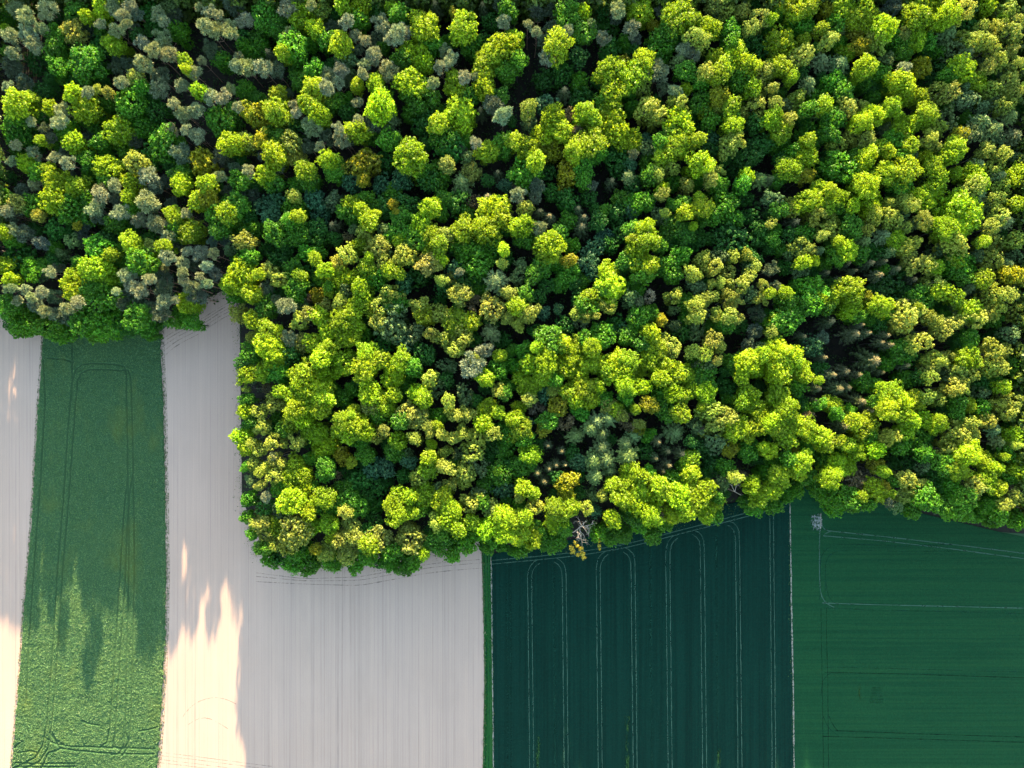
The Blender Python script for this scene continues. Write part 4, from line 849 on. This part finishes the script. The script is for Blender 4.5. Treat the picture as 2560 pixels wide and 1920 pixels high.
protos = {}
def place(p, lower=False):
    code, px, py, r, name, look, li, d, dist, label = p
    col, h0, hs = LOOK[code][2:]
    ed = edge_dist(px, py)
    ht = h0 + rnd.gauss(0, hs) + 0.06 * (r - 22)
    if ed < 45 and code in 'GDTO': ht = max(9.0, ht * (0.5 + 0.45 * ed / 45))
    elif ed < 30 and code in 'LYB': ht *= 0.85
    if 585 < px < 730 and 850 < py < 1380 and not lower and code != 'R': ht = max(ht, 25.0 + rnd.uniform(0, 1.5))
    if 500 < px < 640 and 360 < py < 650 and not lower and code in 'PYGLBF': ht = max(ht, 26.5 + rnd.uniform(0, 1.5))
    if lower: ht = min(ht, 20.0) - 1.0
    mr, meshes = CR[name]
    # the crown's centre stands a little under the tree's top
    up = {'spruce_tree': 3.0, 'fir_tree': 2.0}.get(name, 0.55)
    Rw = (0.96 if name == 'pine_tree' else 1.06) * r * S * (H - ht + 3) / H
    sc = Rw / mr
    if name == 'spruce_tree': zc = ht - 10.0 * (0.6 + 0.4 * sc); f = zc + 6.0
    elif name == 'fir_tree': zc = ht - 7.0 * (0.6 + 0.4 * sc); f = zc + 4.0
    else: zc = ht - 0.8 * Rw; f = zc + 0.35 * Rw
    k = (H - f) / H
    x, y = G(px, py); x *= k; y *= k
    first = name not in protos
    vi = rnd.randrange(len(meshes)); ti = rnd.randrange(2)
    if first:
        root = bpy.data.objects.new(name, None); root.empty_display_size = 1.0
        tk = bpy.data.objects.new('trunk', TR[name][ti]); cr = bpy.data.objects.new('crown', meshes[vi])
        protos[name] = (root, tk, cr)
    else:
        root, tk, cr = (o.copy() for o in protos[name])
        tk.data = TR[name][ti]; cr.data = meshes[vi]
    for o in (root, tk, cr): C.objects.link(o)
    tk.parent = root; cr.parent = root
    root.location = (x, y, 0.0)
    root.rotation_euler = (0, 0, rnd.uniform(0, 6.283))
    sz = sc * rnd.uniform(0.9, 1.15)
    if name in ('spruce_tree', 'fir_tree'): sz = 0.6 + 0.4 * sc
    cr.location = (0, 0, zc); cr.scale = (sc * rnd.uniform(0.85, 1.18), sc * rnd.uniform(0.85, 1.18), sz)
    th = ht - 1.0 if name in ('spruce_tree', 'fir_tree') else zc + 0.3 * Rw
    tk.location = (0, 0, 0); tk.scale = (max(0.7, min(1.3, sc)),) * 2 + (th / 20.0,)
    v = math.exp(rnd.gauss(0, 0.13)); hshift = rnd.gauss(0, 0.05)
    c = [col[0] * v * (1 + hshift), col[1] * v * (1 - 0.35 * hshift), col[2] * v * math.exp(rnd.gauss(0, .12)), 1.0]
    cr.color = c
    tag(root, label, 'tree', GROUPS[name])
    return root
for p, lw in zip(plan, low): place(p, lw)

# the dead and the leaning trees on the edge
def branching(seed, start, dirv, length, r0, depth, out, bend=0.35, fork=3):
    r = np.random.default_rng(seed)
    n = 5; p = np.array(start, float); d = np.array(dirv, float); d /= np.linalg.norm(d); path = [p.copy()]
    for i in range(n - 1):
        d = d + r.normal(0, 0.16, 3); d /= np.linalg.norm(d); p = p + d * length / (n - 1); path.append(p.copy())
    out.append(tube(path, r0 * np.linspace(1, 0.5, n), 5))
    if depth:
        for k in range(fork):
            q = path[2 + (k % 3)]; nd = d + r.normal(0, 0.62, 3); nd[2] = abs(nd[2]) * 0.7
            branching(seed * 7 + k + 1, q, nd, length * r.uniform(0.55, 0.8), r0 * 0.55, depth - 1, out, bend, fork)
    return out

def bare_tree(name, px, py, h, dirv, label, sprays, seed):
    kx = (H - h) / H; x, y = G(px, py); x *= kx; y *= kx
    root = obj(name, None, label=label, cat='tree'); root.location = (x, y, 0)
    obj('trunk', mesh_np('dead_trunk', *tube([(0, 0, -.15), (0.1, 0, h * .4), (0, .1, h * .8)], [.35, .3, .24], 8), M['dead_bark'], True), root)
    parts = []
    for k, dv in enumerate(dirv): branching(seed + 31 * k, (0, 0.1, h * .78), dv, 4.2, 0.2, 3, parts)
    obj('branches', mesh_np('dead_branches', *join(parts), M['dead_bark'], True), root)
    if sprays:
        r = np.random.default_rng(seed); cs, ns = [], []
        for sx, sy, sz, rad, n in sprays:
            q = r.normal(size=(n, 3)); q /= np.linalg.norm(q, axis=1, keepdims=True)
            cs.append(np.array([sx, sy, sz]) + q * rad * r.uniform(.2, 1, (n, 1))); ns.append(q + r.normal(size=(n, 3)) * .7 + [0, 0, .3])
        V, F = quads(np.concatenate(cs), np.concatenate(ns), 0.5, r)
        o = obj('foliage', mesh_np('gold_sprays', V, F, M['leaf']), root); o.color = (0.42, 0.34, 0.03, 1)
    return root
bare_tree('dead_tree', 1452, 1322, 21.0, [(0.2, 0.3, 0.6), (1, 0.1, 0.3), (-0.5, -0.6, 0.3), (0.1, -1, 0.15)], 'bleached leaning tree with bare branches and gold leaves hanging over the crop',
          [(-4.4, -9.0, 20.5, 1.5, 130), (-3.6, -11.2, 19.5, 1.4, 110), (-1.6, -8.2, 20.5, 1.1, 80), (0.2, -9.6, 20, 1.3, 110), (1.0, -12.0, 19.5, 1.4, 120), (1.5, -14.2, 18.5, 1.3, 110), (-1.0, -12.8, 19.5, 1.1, 80), (-2.6, -6.6, 20.5, 1.0, 60), (9.0, -8.5, 18.5, 1.0, 80), (8.8, -6.0, 19.5, .9, 60), (9.2, -10.2, 18, .7, 40)], 5)
bare_tree('dead_tree', 1842, 1232, 13.0, [(-0.4, 0.6, 0.5), (0.2, 0.9, 0.4), (0.7, -0.5, 0.3)], 'grey bare-branched tree in the gap of the lower wood edge', None, 9)

# low growth under the crowns: nobody could count it
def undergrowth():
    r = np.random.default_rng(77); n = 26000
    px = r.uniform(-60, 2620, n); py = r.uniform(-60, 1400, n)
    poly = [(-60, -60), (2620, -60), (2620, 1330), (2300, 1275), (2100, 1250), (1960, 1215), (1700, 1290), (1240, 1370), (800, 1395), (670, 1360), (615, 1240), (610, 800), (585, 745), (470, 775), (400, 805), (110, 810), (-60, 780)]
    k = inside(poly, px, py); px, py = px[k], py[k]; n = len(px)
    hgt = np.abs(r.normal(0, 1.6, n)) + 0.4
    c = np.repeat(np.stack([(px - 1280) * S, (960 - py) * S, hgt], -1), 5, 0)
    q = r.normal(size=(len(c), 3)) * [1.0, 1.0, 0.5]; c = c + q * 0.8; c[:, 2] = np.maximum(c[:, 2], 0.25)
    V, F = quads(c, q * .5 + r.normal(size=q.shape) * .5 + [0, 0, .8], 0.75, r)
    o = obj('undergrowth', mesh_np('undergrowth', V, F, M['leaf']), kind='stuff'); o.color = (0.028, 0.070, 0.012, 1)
undergrowth()

def wood_beyond():
    """the same wood going on past the edges of the picture: one mass"""
    r = np.random.default_rng(5); parts = []; stems = []
    base = [crown_broad(900 + i, 4.6, 8, 6, 5, 1.5, 1.0, 0.6, -0.3, 0.62, 0.42, 0, 6) for i in range(4)]
    def grow(px, py, h, sun_gap=False):
        V, F = base[r.integers(4)]; a = r.uniform(0, 6.28); c, s_ = math.cos(a), math.sin(a); q = r.uniform(.85, 1.25)
        x, y = G(px, py)
        W = np.stack([(V[:, 0] * c - V[:, 1] * s_) * q + x, (V[:, 0] * s_ + V[:, 1] * c) * q + y, V[:, 2] * q + h - 4], -1)
        stems.append(tube([(x, y, -.15), (x, y, h * .5), (x, y, h)], [.32, .26, .1], 5))
        if sun_gap: W[:, 2] = h + 1 + V[:, 2] * 0.4
        parts.append((W, F))
        if py < 60: parts.append((W - [0, 0, 13], F))  # extra low crown added to keep sun out below the canopy
    lim = lambda g, c: c + (g - c) / (1 - 27 / H)            # where a crown over that spot would show
    for gx in np.arange(-95, 2660, 33):
        for gy in np.arange(-130, 1300, 35):
            qx, qy = gx + r.uniform(-11, 11), gy + r.uniform(-11, 11)
            sx, sy = lim(qx, 1280), lim(qy, 960)
            if qx < 1000 and qy > 800: continue
            ln = abs(qx - (40 + (960 - qy) * 0.045)) < 38
            if ln and (qy > 640 or 95 < qy < 345): continue  # opening shaped so that sun streaks reach the pale field
            if sx < -14 or sx > 2574 or sy < -14: grow(qx, qy, r.normal(26.5, 2.2), ln)
    nf = sum(len(f) for _, f in parts)
    me = mesh_np('neighbouring_forest', *join(parts + stems), M['leaf']); me.materials.append(M['bark'])
    mi = np.zeros(len(me.polygons), np.int32); mi[nf:] = 1; me.polygons.foreach_set('material_index', mi); me.update()
    o = obj('neighbouring_forest', me, kind='stuff'); o.color = (0.08, 0.13, 0.015, 1)
wood_beyond()

def verge_grass():
    """ragged grass and weeds along the field seams and under the wood's edge"""
    r = np.random.default_rng(63); cs = []
    for line, dens, wid, hh, off in ((RB, 7, 0.45, 0.35, 3), (LB, 6, 0.45, 0.35, -1), (SB, 6, 0.5, 0.35, 2), (DB, 4, 0.35, 0.45, 0), (EB, 3, 0.4, 0.45, -2), (SOUTH[:6], 9, 1.6, 0.9, -14), (SOUTH[6:18], 9, 1.6, 0.9, -14)):
        for (x0, y0), (x1, y1) in zip(line[:-1], line[1:]):
            L = math.hypot(x1 - x0, y1 - y0) * S; n = int(L * dens); t = r.random(n)
            clump = 0.5 + 0.5 * np.sin(t * L * 0.7 + r.uniform(0, 6)) * np.sin(t * L * 0.23 + r.uniform(0, 6))
            k = r.random(n) < 0.25 + 0.75 * clump; t = t[k]; n = len(t)
            px = x0 + (x1 - x0) * t; py = y0 + (y1 - y0) * t
            if line is not EB and line[0] in (SOUTH[0], SOUTH[6]): py = py + off; wx = wid
            else: px = px + off; wx = wid
            X = (px - 1280) * S + r.normal(0, wx, n); Y = (960 - py) * S + r.normal(0, wx, n)
            cs.append(np.stack([X, Y, 0.08 + r.random(n) * hh], -1))
    c = np.concatenate(cs); V, F = quads(c, r.normal(size=c.shape) + [0, 0, .5], 0.42, r)
    o = obj('verge_grass', mesh_np('verge_grass', V, F, M['blade']), kind='stuff'); o.color = (0.060, 0.110, 0.026, 1)
verge_grass()
